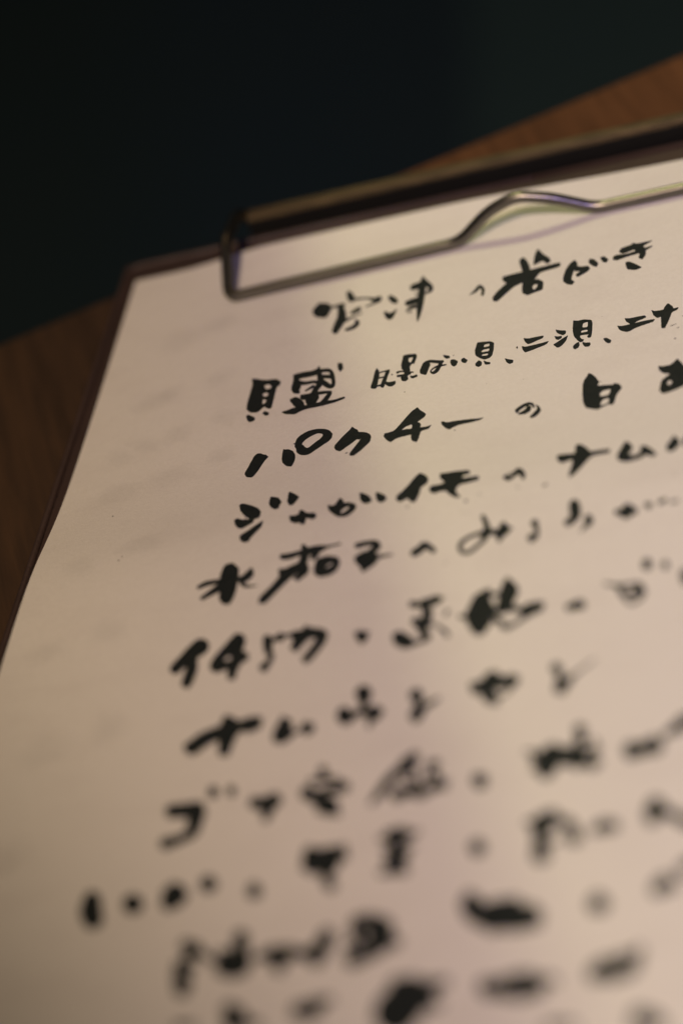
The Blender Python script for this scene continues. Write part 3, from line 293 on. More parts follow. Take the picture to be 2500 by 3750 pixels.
 (4, 0.4, ['P4676,-5598 4740,-5608 4858,-5614 5010,-5643 5041,-5728 4955,-5741 4953,-5767 4971,-5791 5057,-5794 5140,-5804 5153,-5891 5040,-5909 4944,-5916 4916,-5959 4912,-6006 4922,-6061 4988,-6164 4923,-6155 4851,-6080 4796,-5986 4734,-5977 4678,-5998 4621,-5966 4593,-5875 4612,-5820 4688,-5830 4742,-5818 4760,-5796 4747,-5783 4697,-5716']),
 (4, 0.3, ['S5431,-5962 5440,-5976 5451,-5994 5468,-6014 5491,-6025 5510,-6020 5524,-6006 5538,-5989 5553,-5974 5570,-5957 5587,-5939 5600,-5931 5597,-5935 5588,-5930 5594,-5938 5606,-5956 5615,-5970 5619,-5973 5622,-5981 5626,-5998 5630,-6018|5444,-5899 5456,-5908 5467,-5916 5471,-5917 5473,-5916 5480,-5918 5492,-5918 5507,-5914 5519,-5905 5528,-5884 5535,-5853 5547,-5819 5575,-5799 5613,-5826 5637,-5866 5654,-5904 5665,-5938 5673,-5973 5673,-6001 5671,-6019 5669,-6034|5420,-5912 5651,-6052', 'S5454,-5902 5471,-5896 5488,-5891 5505,-5885 5521,-5880 5535,-5876 5549,-5873 5563,-5869 5577,-5866|5448,-5881 5465,-5876 5482,-5870 5499,-5865 5515,-5860 5529,-5855 5543,-5850 5556,-5845 5570,-5840|5447,-5893 5579,-5851']),
 (4, 0.3, ['P5985,-5695 6043,-5693 6183,-5723 6186,-5704 6176,-5558 6220,-5542 6302,-5637 6359,-5751 6412,-5751 6568,-5767 6578,-5855 6424,-5843 6371,-5865 6339,-5923 6279,-6040 6209,-6153 6159,-6184 6154,-6093 6173,-5948 6174,-5856 6159,-5845 6104,-5867 6049,-5875 6003,-5804']),
 (4, 0.3, ['P6728,-5670 6782,-5730 6825,-5834 6812,-5899 6790,-5922 6791,-5952 6821,-5988 6893,-5977 6912,-5949 6897,-5857 6937,-5827 6984,-5872 7050,-5973 7094,-6071 7038,-6088 6969,-6023 6928,-6075 6830,-6094 6760,-6097 6680,-6041 6654,-5940 6684,-5823']),
 (4, 0.3, ['P7253,-5741 7317,-5858 7332,-5943 7285,-6040 7230,-6069 7185,-6003 7185,-5910 7219,-5850', 'S7367,-5818 7363,-5847 7359,-5880 7356,-5919 7364,-5969 7387,-6008 7409,-6023 7428,-6031 7444,-6038|7415,-5853 7413,-5886 7411,-5918 7410,-5939 7409,-5939 7407,-5936 7416,-5947 7433,-5962 7449,-5978|7394,-5803 7461,-6019']),
 (5, 0.2, ['P2391,-6576 2479,-6569 2572,-6690 2592,-6858 2600,-7052 2586,-7200 2549,-7282 2467,-7248 2411,-7144 2403,-7029 2390,-6905 2361,-6766 2373,-6653', 'S2152,-6925 2174,-6918 2196,-6911 2217,-6905 2242,-6901 2276,-6897 2315,-6895 2357,-6893 2399,-6891|2122,-6863 2140,-6849 2158,-6833 2180,-6818 2210,-6808 2247,-6805 2290,-6807 2334,-6810 2376,-6812|2123,-6901 2408,-6852', 'S2229,-7124 2248,-7114 2267,-7105 2287,-7095 2311,-7084 2340,-7069 2373,-7053 2407,-7036 2441,-7019|2193,-7058 2209,-7042 2225,-7027 2241,-7011 2261,-6991 2284,-6967 2311,-6939 2339,-6909 2366,-6881|2197,-7101 2433,-6928', 'S2693,-6733 2686,-6750 2680,-6764 2673,-6768 2667,-6771 2657,-6785 2642,-6809 2625,-6836 2612,-6863 2606,-6888 2605,-6916 2613,-6950 2627,-6976 2642,-6997 2661,-7018 2683,-7036 2709,-7049 2737,-7054 2767,-7055 2798,-7054 2829,-7054|2738,-6755 2746,-6777 2756,-6801 2763,-6837 2758,-6875 2742,-6905 2720,-6928 2700,-6946 2686,-6958 2679,-6963 2675,-6960 2670,-6950 2667,-6948 2670,-6958 2678,-6970 2690,-6983 2706,-6995 2729,-7007 2759,-7017 2793,-7027 2825,-7037|2714,-6720 2832,-7046', 'S2574,-6924 2595,-6925 2617,-6927 2638,-6928 2659,-6930|2551,-6860 2569,-6851 2587,-6842 2605,-6833 2622,-6824|2547,-6895 2667,-6872']),
 (5, 0.2, ['S3055,-6682 3075,-6688 3095,-6695 3119,-6700 3147,-6701 3178,-6695 3211,-6684 3243,-6674 3273,-6669 3303,-6672 3334,-6681 3365,-6690 3395,-6695 3423,-6694 3448,-6689 3471,-6683 3493,-6675 3512,-6665 3528,-6652 3546,-6639 3568,-6629 3597,-6623 3631,-6619 3667,-6616 3702,-6612|3037,-6579 3058,-6583 3077,-6587 3095,-6589 3115,-6590 3143,-6588 3175,-6584 3210,-6578 3244,-6572 3274,-6565 3303,-6558 3329,-6551 3355,-6546 3380,-6544 3405,-6544 3431,-6546 3456,-6549 3480,-6555 3502,-6563 3526,-6572 3553,-6577 3585,-6579 3620,-6578 3656,-6577 3691,-6575|3019,-6624 3705,-6593', 'S3247,-6518 3255,-6549 3261,-6574 3261,-6587 3261,-6606 3260,-6646 3259,-6702 3255,-6764 3252,-6824|3289,-6495 3305,-6517 3323,-6541 3344,-6585 3359,-6642 3364,-6705 3362,-6767 3357,-6829 3355,-6888|3254,-6475 3301,-6910', 'S3451,-6571 3435,-6591 3418,-6612 3403,-6633 3391,-6656 3386,-6681 3385,-6705 3385,-6729 3385,-6752|3495,-6626 3489,-6658 3483,-6692 3476,-6722 3467,-6745 3457,-6761 3446,-6772 3433,-6781 3421,-6792|3481,-6578 3397,-6788', 'P3031,-6824 3109,-6843 3270,-6768 3340,-6782 3399,-6918 3392,-7007 3335,-7063 3292,-7109 3222,-7026 3281,-6959 3247,-6982 3178,-7061 3072,-7217 2964,-7380 2883,-7343 2885,-7240 2979,-7115 3065,-6965', 'P3457,-6772 3580,-6755 3703,-6814 3745,-6931 3712,-7057 3634,-7107 3523,-7100 3453,-7012 3445,-6908|3609,-6922 3651,-6895 3653,-6905 3634,-6942 3593,-6958 3582,-6947']),
 (5, 0.2, ['S3907,-6735 3930,-6731 3953,-6726 3975,-6723 3998,-6722 4024,-6724 4051,-6728 4074,-6735 4089,-6743 4093,-6751 4090,-6752 4081,-6736 4079,-6715 4079,-6720 4070,-6742 4055,-6766 4037,-6786 4017,-6797 3994,-6803 3969,-6808 3944,-6814|3877,-6633 3901,-6631 3925,-6629 3950,-6627 3976,-6627 4004,-6628 4033,-6629 4062,-6633 4090,-6642 4117,-6659 4145,-6689 4169,-6740 4171,-6797 4155,-6828 4133,-6847 4109,-6863 4089,-6880 4072,-6902 4056,-6927 4040,-6952 4025,-6976|3868,-6688 3950,-6922', 'P3881,-6867 3980,-6793 4112,-6830 4174,-6946 4150,-7041 4081,-7109 4009,-7158 3964,-7032 3918,-6984', 'S4133,-6978 4159,-6975 4186,-6972 4212,-6969 4236,-6966 4259,-6964 4279,-6962 4299,-6960 4320,-6958|4115,-6888 4144,-6896 4172,-6904 4200,-6911 4226,-6917 4250,-6922 4271,-6925 4292,-6927 4313,-6930|4101,-6931 4324,-6944']),
 (5, 0.2, ['S4573,-7053 4586,-7046 4599,-7040 4615,-7032 4634,-7019 4652,-6999 4669,-6979 4681,-6968 4681,-6968 4675,-6965 4682,-6965 4697,-6974 4712,-6986 4722,-6996 4731,-7008 4740,-7023 4751,-7039|4529,-6927 4544,-6924 4558,-6923 4569,-6921 4577,-6915 4585,-6900 4594,-6874 4609,-6844 4638,-6823 4677,-6834 4706,-6861 4725,-6888 4740,-6909 4755,-6928 4769,-6946 4780,-6962 4791,-6977|4522,-7000 4794,-7041', 'S4549,-6958 4568,-6942 4587,-6927 4606,-6911 4625,-6895|4533,-6926 4552,-6910 4571,-6895 4590,-6879 4609,-6863|4535,-6948 4624,-6874']),
 (5, 0.2, ['S5243,-6593 5254,-6628 5266,-6663 5276,-6695 5283,-6723 5288,-6746 5290,-6765 5292,-6782 5291,-6797 5288,-6811 5283,-6823 5277,-6839 5272,-6862 5272,-6892 5274,-6926 5275,-6958 5270,-6986 5258,-7010 5240,-7032 5220,-7051 5201,-7069 5186,-7084 5173,-7097 5162,-7105 5151,-7110 5138,-7111 5125,-7109 5113,-7104 5104,-7098 5097,-7089 5091,-7077 5086,-7065 5083,-7054 5082,-7041 5082,-7025 5084,-7009 5089,-6994 5098,-6976 5112,-6957 5130,-6939 5150,-6924 5174,-6914 5201,-6907 5229,-6902 5257,-6900 5283,-6900 5308,-6902 5331,-6906 5354,-6913 5377,-6921 5400,-6933 5426,-6946 5453,-6960|5285,-6572 5299,-6605 5313,-6639 5328,-6674 5340,-6708 5349,-6738 5357,-6767 5363,-6796 5368,-6826 5371,-6857 5372,-6886 5371,-6914 5366,-6938 5357,-6962 5344,-6987 5328,-7014 5310,-7039 5291,-7063 5271,-7087 5250,-7108 5232,-7126 5217,-7141 5202,-7155 5187,-7167 5170,-7174 5151,-7175 5131,-7172 5111,-7164 5092,-7152 5074,-7134 5058,-7111 5045,-7084 5036,-7055 5031,-7025 5031,-6995 5035,-6965 5045,-6938 5061,-6916 5080,-6897 5103,-6880 5127,-6866 5153,-6854 5182,-6845 5211,-6837 5238,-6830 5264,-6823 5289,-6816 5315,-6812 5343,-6813 5373,-6820 5401,-6831 5428,-6843 5454,-6854|5252,-6552 5482,-6921', 'S5473,-6766 5467,-6792 5460,-6817 5453,-6828 5448,-6822 5448,-6818 5445,-6833 5437,-6862 5430,-6903 5433,-6945 5440,-6981 5449,-7011 5458,-7039|5528,-6771 5543,-6797 5559,-6826 5574,-6866 5578,-6919 5565,-6963 5547,-6982 5534,-6987 5526,-6986 5519,-6990 5513,-7007 5507,-7030 5501,-7055|5496,-6734 5480,-7072', 'S5528,-6932 5539,-6927 5549,-6921 5559,-6915 5569,-6909 5579,-6905 5590,-6901 5601,-6898 5613,-6895|5511,-6782 5524,-6793 5536,-6803 5550,-6814 5563,-6825 5576,-6838 5589,-6850 5601,-6863 5612,-6875|5481,-6850 5618,-6887']),
 (5, 0.2, ['S5801,-6855 5815,-6890 5830,-6924 5843,-6955 5851,-6981 5856,-7002 5857,-7016 5856,-7022 5852,-7024 5844,-7026 5829,-7028 5809,-7030 5790,-7034|5876,-6836 5881,-6872 5887,-6909 5893,-6946 5898,-6978 5902,-7005 5905,-7030 5906,-7058 5901,-7087 5889,-7112 5875,-7134 5862,-7153 5850,-7171|5824,-6795 5789,-7125']),
 (5, 0.2, ['S6195,-6649 6196,-6673 6197,-6696 6198,-6717 6200,-6740 6203,-6767 6208,-6792 6211,-6810 6213,-6820 6215,-6827 6217,-6837 6216,-6850 6213,-6863 6206,-6874 6195,-6885 6181,-6897 6167,-6910|6305,-6661 6310,-6684 6315,-6707 6320,-6732 6324,-6757 6327,-6782 6329,-6813 6331,-6849 6328,-6886 6319,-6919 6307,-6942 6293,-6960 6278,-6975 6262,-6989 6245,-7000 6229,-7010 6215,-7019|6240,-6582 6167,-6983', 'S6375,-6937 6380,-6959 6385,-6978 6385,-6979 6386,-6968 6388,-6974 6383,-6995 6375,-7022 6366,-7048 6359,-7071 6352,-7092 6345,-7113 6338,-7133|6441,-6906 6448,-6923 6459,-6944 6470,-6982 6470,-7031 6454,-7063 6435,-7079 6415,-7089 6399,-7098 6386,-7110 6374,-7123 6361,-7136 6349,-7149|6392,-6876 6340,-7147']),
 (5, 0.2, ['P6680,-6886 6760,-6887 6786,-6817 6841,-6823 6878,-6895 6932,-6929 6928,-7016 6864,-7035 6829,-7078 6784,-7063 6759,-7009 6693,-6975', 'S7009,-6938 7014,-6947 7020,-6956 7025,-6965 7030,-6973|7034,-6863 7041,-6867 7048,-6871 7055,-6876 7062,-6880|6999,-6877 7073,-6956', 'S7165,-6944 7178,-6937 7191,-6931 7204,-6925 7217,-6919|7141,-6876 7154,-6867 7166,-6859 7178,-6851 7190,-6842|7138,-6918 7221,-6871', 'S7274,-6955 7290,-6957 7305,-6958 7321,-6959 7336,-6961|7268,-6917 7282,-6914 7297,-6910 7312,-6907 7327,-6904|7262,-6937 7345,-6931']),
 (6, 0.2, ['P2262,-7744 2346,-7752 2426,-7851 2433,-7960 2381,-8022 2328,-8048 2337,-8111 2357,-8204 2354,-8332 2334,-8442 2303,-8515 2217,-8455 2203,-8367 2213,-8249 2218,-8183 2217,-8167 2196,-8178 2151,-8243 2091,-8247 2029,-8159 2041,-8081 2105,-7989 2168,-7872']),
 (6, 0.2, ['P2701,-7759 2782,-7791 2834,-7886 2839,-7975 2827,-8050 2829,-8067 2899,-8120 2915,-8225 2859,-8246 2835,-8292 2814,-8369 2808,-8501 2727,-8481 2706,-8401 2697,-8323 2703,-8314 2661,-8326 2583,-8346 2504,-8283 2480,-8179 2514,-8074 2581,-7956 2648,-7840|2641,-8162 2663,-8116 2696,-8116 2714,-8139 2691,-8171 2654,-8176', 'S3025,-7930 3030,-7962 3035,-7994 3039,-8023 3044,-8046 3049,-8065 3056,-8091 3065,-8126 3083,-8171 3112,-8208 3134,-8223 3140,-8226 3134,-8211 3133,-8212 3130,-8231 3123,-8253 3114,-8273 3102,-8290 3087,-8305 3069,-8321 3052,-8337|3125,-7939 3135,-7971 3145,-8005 3154,-8039 3160,-8074 3160,-8109 3155,-8133 3149,-8145 3142,-8141 3137,-8135 3147,-8143 3170,-8164 3195,-8210 3198,-8251 3194,-8283 3187,-8312 3180,-8341 3172,-8369 3163,-8398 3155,-8426 3147,-8453|3062,-7876 3078,-8433', 'S3130,-8006 3162,-8010 3195,-8015 3224,-8019 3243,-8023 3243,-8025 3216,-8008 3212,-8001 3224,-8013|3112,-7961 3134,-7940 3157,-7917 3178,-7897 3198,-7884 3220,-7882 3257,-7907 3266,-7923 3262,-7919|3110,-7987 3278,-8004', 'S3277,-7961 3302,-7974 3327,-7987 3352,-8000 3377,-8012|3270,-7922 3291,-7916 3313,-7911 3335,-7906 3356,-7900|3262,-7940 3398,-7961', 'P3471,-7830 3540,-7883 3691,-7942 3758,-8044 3738,-8173 3677,-8298 3609,-8415 3561,-8450 3496,-8353 3542,-8270 3604,-8139 3625,-8084 3580,-8060 3534,-8079 3488,-8162 3430,-8247 3347,-8156 3373,-8056 3343,-7995 3351,-7890 3452,-7899']),
 (6, 0.2, ['S4056,-8153 4069,-8181 4081,-8209 4082,-8222 4069,-8206 4065,-8179 4076,-8184 4088,-8210 4100,-8238|4081,-8074 4100,-8076 4122,-8079 4152,-8096 4186,-8147 4198,-8211 4188,-8244 4172,-8258 4159,-8270|4041,-8087 4129,-8285', 'S4149,-8209 4162,-8198 4175,-8187 4188,-8176 4201,-8165|4109,-8120 4125,-8116 4141,-8111 4157,-8107 4173,-8102|4108,-8176 4202,-8125']),
 (6, 0.2, ['P4447,-8214 4526,-8180 4639,-8277 4706,-8369 4689,-8483 4594,-8474 4488,-8379', 'S4615,-7856 4640,-7865 4665,-7876 4696,-7887 4732,-7893 4774,-7895 4819,-7894 4861,-7889 4894,-7882 4915,-7868 4930,-7849 4943,-7828 4958,-7808|4615,-7748 4641,-7761 4665,-7776 4687,-7786 4710,-7789 4740,-7780 4776,-7761 4813,-7741 4848,-7732 4878,-7736 4903,-7749 4927,-7765 4951,-7780|4583,-7787 4961,-7793', 'S4709,-7806 4721,-7859 4732,-7913 4744,-7965 4756,-8018|4793,-7794 4810,-7847 4828,-7899 4845,-7951 4863,-8003|4736,-7747 4828,-8078', 'S4650,-8108 4667,-8135 4685,-8166 4712,-8204 4750,-8234 4788,-8241 4818,-8233 4842,-8220 4865,-8209|4702,-8030 4724,-8056 4743,-8080 4754,-8093 4758,-8097 4767,-8104 4788,-8112 4816,-8118 4845,-8126|4646,-8027 4877,-8166', 'S4682,-8102 4724,-8106 4767,-8111 4810,-8116 4852,-8121|4672,-8046 4715,-8051 4758,-8055 4800,-8060 4843,-8065|4662,-8072 4863,-8095', 'S4719,-8243 4737,-8277 4757,-8311 4774,-8342 4786,-8363 4791,-8370 4794,-8370 4801,-8378 4809,-8390|4764,-8178 4787,-8205 4812,-8233 4835,-8262 4855,-8290 4868,-8318 4875,-8343 4875,-8357 4876,-8368|4716,-8174 4857,-8422', 'S4884,-8190 4913,-8224 4942,-8260 4969,-8293 4990,-8321 5001,-8342 5008,-8358 5015,-8377 5024,-8399|4895,-8162 4926,-8192 4957,-8222 4988,-8252 5014,-8280 5034,-8306 5048,-8330 5058,-8349 5068,-8367|4880,-8166 5061,-8413', 'S4705,-8455 4734,-8451 4762,-8447 4791,-8443 4819,-8439|4685,-8373 4715,-8373 4744,-8374 4774,-8375 4804,-8375|4673,-8415 4828,-8406', 'S4758,-7995 4744,-8017 4731,-8039 4717,-8061 4704,-8083|4807,-8061 4793,-8083 4780,-8105 4766,-8127 4753,-8149|4795,-8007 4716,-8137', 'S4996,-7990 4992,-8010 4989,-8031 4986,-8051 4983,-8071|5038,-8031 5030,-8046 5022,-8062 5015,-8078 5007,-8094|5023,-7990 4991,-8094']),
 (6, 0.2, ['S5391,-7779 5361,-7796 5330,-7812 5302,-7829 5281,-7850 5268,-7879 5258,-7916 5248,-7957 5237,-7997 5226,-8033 5216,-8067 5206,-8100 5197,-8132|5468,-7882 5461,-7929 5455,-7978 5446,-8025 5430,-8064 5406,-8090 5377,-8103 5349,-8111 5325,-8121 5305,-8137 5286,-8156 5268,-8177 5249,-8198|5449,-7795 5211,-8189', 'S5305,-7979 5294,-8018 5283,-8057 5273,-8094 5264,-8125 5255,-8150 5246,-8175 5240,-8205 5238,-8242 5246,-8282 5259,-8316 5274,-8338 5288,-8357|5450,-8044 5459,-8092 5468,-8141 5477,-8188 5484,-8234 5489,-8276 5494,-8313 5497,-8339 5496,-8352 5490,-8357 5480,-8362 5469,-8376 5460,-8393|5378,-7931 5384,-8475', 'S5312,-8333 5342,-8341 5372,-8349 5402,-8358 5433,-8366|5284,-8179 5312,-8173 5340,-8168 5368,-8162 5396,-8157|5257,-8254 5470,-8264', 'S5146,-8149 5165,-8164 5185,-8179 5204,-8194 5224,-8209|5160,-8096 5178,-8115 5197,-8134 5215,-8153 5234,-8172|5136,-8108 5241,-8201', 'S5370,-7976 5392,-8017 5414,-8056 5434,-8092 5450,-8127 5464,-8164 5476,-8205 5488,-8250 5500,-8296|5441,-7916 5460,-7958 5480,-8000 5501,-8047 5520,-8097 5535,-8148 5546,-8197 5555,-8243 5565,-8288|5380,-7895 5542,-8332', 'S5280,-8198 5326,-8201 5372,-8205 5418,-8208 5464,-8212|5260,-8060 5307,-8068 5354,-8076 5400,-8084 5447,-8092|5233,-8124 5487,-8156', 'P5601,-7629 5732,-7813 5753,-7929 5718,-8025 5709,-8078 5712,-8196 5582,-8219 5511,-8134 5535,-8015 5549,-7809', 'S5493,-7927 5518,-7925 5542,-7922 5567,-7919 5592,-7917|5477,-7860 5502,-7857 5526,-7855 5551,-7852 5576,-7850|5468,-7895 5601,-7881', 'S5458,-8222 5485,-8238 5512,-8253 5535,-8268 5552,-8286 5565,-8315 5579,-8358 5598,-8409 5632,-8456 5672,-8468 5703,-8457 5728,-8438 5750,-8423 5770,-8410 5789,-8396 5808,-8382 5830,-8366 5857,-8347 5889,-8327 5922,-8305 5955,-8284|5460,-8181 5487,-8192 5514,-8202 5544,-8216 5575,-8242 5604,-8284 5627,-8331 5644,-8365 5650,-8373 5656,-8375 5676,-8375 5701,-8369 5725,-8360 5744,-8351 5761,-8338 5779,-8323 5802,-8305 5830,-8286 5862,-8265 5896,-8244 5928,-8223|5447,-8195 5956,-8244', 'S5668,-8188 5702,-8201 5736,-8214 5771,-8228 5805,-8241|5671,-8083 5705,-8102 5739,-8120 5774,-8139 5808,-8158|5639,-8121 5830,-8211', 'P5785,-8172 5840,-8115 5944,-8107 6034,-8138 6027,-8263 5938,-8302 5858,-8327 5784,-8276']),
 (6, 0.2, ['S6319,-8347 6327,-8331 6333,-8315 6339,-8302 6347,-8294 6361,-8291 6378,-8293 6392,-8298 6393,-8302 6376,-8288 6370,-8278 6371,-8291 6375,-8309|6261,-8235 6274,-8231 6288,-8227 6303,-8221 6320,-8215 6337,-8207 6356,-8198 6377,-8190 6403,-8193 6436,-8225 6450,-8262 6455,-8280 6459,-8291|6265,-8315 6431,-8354']),
 (6, 0.2, ['S5973,-8272 5981,-8264 5989,-8256 5997,-8249 6006,-8241|5948,-8104 5959,-8113 5970,-8122 5980,-8131 5991,-8140|5916,-8184 6025,-8193', 'S6284,-8343 6298,-8343 6312,-8344 6328,-8345 6345,-8346 6363,-8346 6380,-8347 6395,-8347 6409,-8348|6277,-8225 6292,-8231 6306,-8239 6318,-8244 6328,-8246 6338,-8242 6348,-8235 6360,-8226 6372,-8217|6249,-8276 6424,-8274', 'S6763,-8136 6773,-8167 6782,-8199 6794,-8232 6811,-8263 6833,-8285 6852,-8293 6866,-8292 6878,-8292|6809,-8101 6824,-8128 6840,-8155 6853,-8177 6861,-8190 6863,-8197 6867,-8208 6877,-8223 6888,-8239|6772,-8087 6898,-8277', 'S6933,-8293 6951,-8297 6968,-8302 6984,-8305 6995,-8306 7002,-8302 7007,-8294 7013,-8284 7020,-8274|6904,-8203 6914,-8187 6925,-8169 6936,-8153 6949,-8143 6963,-8142 6976,-8147 6986,-8155 6996,-8162|6897,-8258 7037,-8214', 'S6634,-8044 6670,-8063 6705,-8083 6743,-8102 6786,-8118 6838,-8126 6895,-8129 6948,-8133 6984,-8143 6999,-8157 7004,-8173 7009,-8201 7018,-8232|6636,-8006 6673,-8022 6708,-8038 6744,-8053 6783,-8065 6832,-8072 6888,-8075 6943,-8080 6988,-8093 7020,-8121 7037,-8160 7045,-8192 7053,-8218|6624,-8019 7043,-8248', 'S6815,-8248 6833,-8288 6851,-8332 6872,-8375 6903,-8406 6937,-8412 6970,-8400 6999,-8381 7023,-8360 7040,-8336 7050,-8308 7058,-8281 7066,-8256|6839,-8228 6859,-8267 6879,-8308 6896,-8338 6908,-8351 6926,-8354 6953,-8348 6980,-8335 7002,-8320 7016,-8304 7025,-8282 7033,-8257 7042,-8231|6819,-8221 7059,-8231', 'S7013,-7783 7010,-7800 7007,-7816 7005,-7832 7002,-7848|7102,-7821 7103,-7839 7105,-7857 7107,-7875 7108,-7892|7059,-7750 7053,-7933', 'S7209,-7864 7209,-7877 7208,-7891 7207,-7904 7206,-7918|7275,-7882 7277,-7896 7278,-7910 7280,-7924 7281,-7938|7241,-7833 7245,-7973', 'S7393,-8071 7399,-8107 7405,-8141 7410,-8176 7416,-8211|7501,-8084 7502,-8119 7502,-8153 7502,-8187 7502,-8221|7441,-8011 7464,-8269']),
 (7, 0.2, ['P2777,-8994 2891,-9061 2943,-9128 2991,-9111 3083,-9092 3200,-9123 3213,-9281 3141,-9324 3067,-9339 3005,-9289 2988,-9308 2959,-9368 2934,-9509 2923,-9627 2813,-9598 2784,-9500 2771,-9364 2791,-9358 2728,-9377 2629,-9447 2545,-9529 2450,-9490 2385,-9350 2449,-9301 2550,-9205 2684,-9162 2755,-9146 2753,-9107']),
 (7, 0.2, ['P3409,-9158 3534,-9251 3533,-9340 3585,-9424 3548,-9538 3469,-9580 3361,-9521 3346,-9386 3380,-9275', 'S3541,-9500 3567,-9487 3594,-9473 3620,-9460 3643,-9449 3664,-9436 3682,-9424 3695,-9421 3695,-9433 3678,-9440 3669,-9447 3674,-9467 3683,-9492|3517,-9445 3545,-9436 3574,-9428 3600,-9418 3619,-9406 3628,-9387 3632,-9364 3635,-9337 3655,-9311 3694,-9311 3726,-9328 3745,-9336 3759,-9336|3515,-9478 3781,-9480']),
 (7, 0.2, ['S4154,-8995 4158,-9011 4160,-9025 4164,-9039 4171,-9060 4183,-9091 4199,-9129 4216,-9169 4232,-9209|4337,-9036 4338,-9050 4339,-9065 4339,-9083 4336,-9106 4330,-9133 4320,-9165 4309,-9197 4299,-9229|4233,-8913 4268,-9255', 'S4000,-9236 3998,-9254 3994,-9281 4004,-9350 4082,-9452 4137,-9455 4166,-9433 4191,-9407 4213,-9386 4232,-9371 4248,-9358 4259,-9353 4270,-9355 4291,-9366 4320,-9386 4354,-9408 4390,-9425 4424,-9425 4447,-9417 4449,-9411 4376,-9330 4375,-9286 4370,-9298 4360,-9319 4353,-9337 4348,-9349 4341,-9363 4330,-9385 4323,-9415 4324,-9449 4329,-9481 4336,-9510 4343,-9537|4155,-9291 4159,-9320 4164,-9341 4159,-9315 4100,-9239 4083,-9242 4107,-9256 4139,-9267 4166,-9272 4182,-9270 4196,-9260 4216,-9246 4244,-9237 4279,-9236 4315,-9239 4345,-9242 4362,-9241 4370,-9240 4382,-9239 4404,-9237 4490,-9323 4486,-9393 4472,-9418 4457,-9439 4443,-9457 4428,-9470 4414,-9477 4405,-9479 4399,-9479 4392,-9487 4385,-9505 4379,-9527 4373,-9550|4073,-9182 4358,-9560']),
 (7, 0.2, ['S4739,-9221 4746,-9232 4753,-9244 4759,-9256 4766,-9268|4855,-9138 4861,-9151 4866,-9163 4872,-9176 4877,-9189|4757,-9100 4859,-9303', 'S4828,-9259 4808,-9315 4785,-9374 4767,-9429 4756,-9479 4828,-9599 4879,-9580 4893,-9554 4904,-9531 4913,-9504 4918,-9478 4923,-9454 4933,-9432 4954,-9407 4985,-9381 5018,-9353 5051,-9326|4876,-9291 4876,-9362 4876,-9436 4877,-9498 4880,-9525 4818,-9428 4787,-9433 4798,-9424 4811,-9413 4821,-9405 4834,-9387 4852,-9363 4878,-9340 4911,-9321 4949,-9304 4988,-9288 5026,-9272|4856,-9251 5052,-9291']),
 (7, 0.2, ['P5334,-9150 5459,-9137 5500,-9050 5581,-9015 5645,-9094 5656,-9128 5773,-9118 5857,-9186 5833,-9313 5721,-9321 5611,-9309 5609,-9324 5655,-9396 5671,-9536 5559,-9504 5478,-9389 5481,-9338 5383,-9323', 'S5661,-9459 5685,-9441 5710,-9424 5735,-9406 5756,-9385 5772,-9363 5784,-9340 5793,-9316 5804,-9294|5646,-9429 5669,-9409 5693,-9389 5715,-9370 5734,-9351 5748,-9332 5760,-9312 5772,-9291 5784,-9270|5646,-9449 5799,-9273']),
 (7, 0.2, ['S6158,-9159 6168,-9176 6177,-9192 6186,-9209 6195,-9225|6241,-9089 6249,-9106 6257,-9123 6265,-9141 6273,-9158|6171,-9067 6261,-9245', 'S6217,-9257 6212,-9314 6207,-9375 6204,-9433 6214,-9498 6310,-9542 6327,-9502 6333,-9469 6338,-9449 6344,-9443 6354,-9437 6365,-9429 6376,-9414 6383,-9392 6386,-9366 6394,-9337 6413,-9303 6448,-9264 6493,-9220 6543,-9175 6591,-9131|6268,-9268 6281,-9329 6295,-9393 6307,-9444 6309,-9444 6229,-9403 6231,-9404 6245,-9380 6260,-9355 6271,-9336 6278,-9319 6287,-9304 6299,-9292 6314,-9286 6334,-9282 6359,-9275 6390,-9259 6430,-9230 6479,-9191 6530,-9149 6580,-9109|6240,-9233 6591,-9115']),
 (8, 0.2, ['S2440,-10372 2475,-10377 2509,-10383 2544,-10389 2582,-10396 2622,-10402 2665,-10409 2708,-10415 2750,-10422|2396,-10174 2430,-10177 2464,-10179 2497,-10182 2533,-10184 2572,-10186 2612,-10187 2654,-10188 2696,-10190|2358,-10265 2793,-10313', 'S2626,-10269 2623,-10303 2620,-10338 2617,-10374 2616,-10416 2620,-10463 2628,-10501 2634,-10524 2638,-10536 2633,-10552 2618,-10573 2596,-10592 2573,-10607 2550,-10614 2524,-10616 2496,-10615 2471,-10616 2450,-10618 2432,-10620 2416,-10621 2398,-10623|2807,-10378 2803,-10412 2800,-10446 2796,-10478 2792,-10504 2788,-10529 2786,-10565 2780,-10612 2763,-10659 2733,-10690 2700,-10709 2667,-10721 2637,-10733 2608,-10745 2579,-10756 2554,-10766 2533,-10774 2514,-10780 2497,-10785 2481,-10789 2466,-10794|2726,-10241 2384,-10717', 'S2777,-10043 2776,-10058 2775,-10072 2774,-10086 2774,-10101|2887,-10088 2889,-10104 2891,-10119 2893,-10135 2895,-10150|2830,-10011 2837,-10185', 'S2975,-10084 2978,-10100 2981,-10115 2984,-10130 2987,-10146|3071,-10105 3073,-10120 3075,-10135 3077,-10150 3078,-10165|3015,-10044 3040,-10203']),
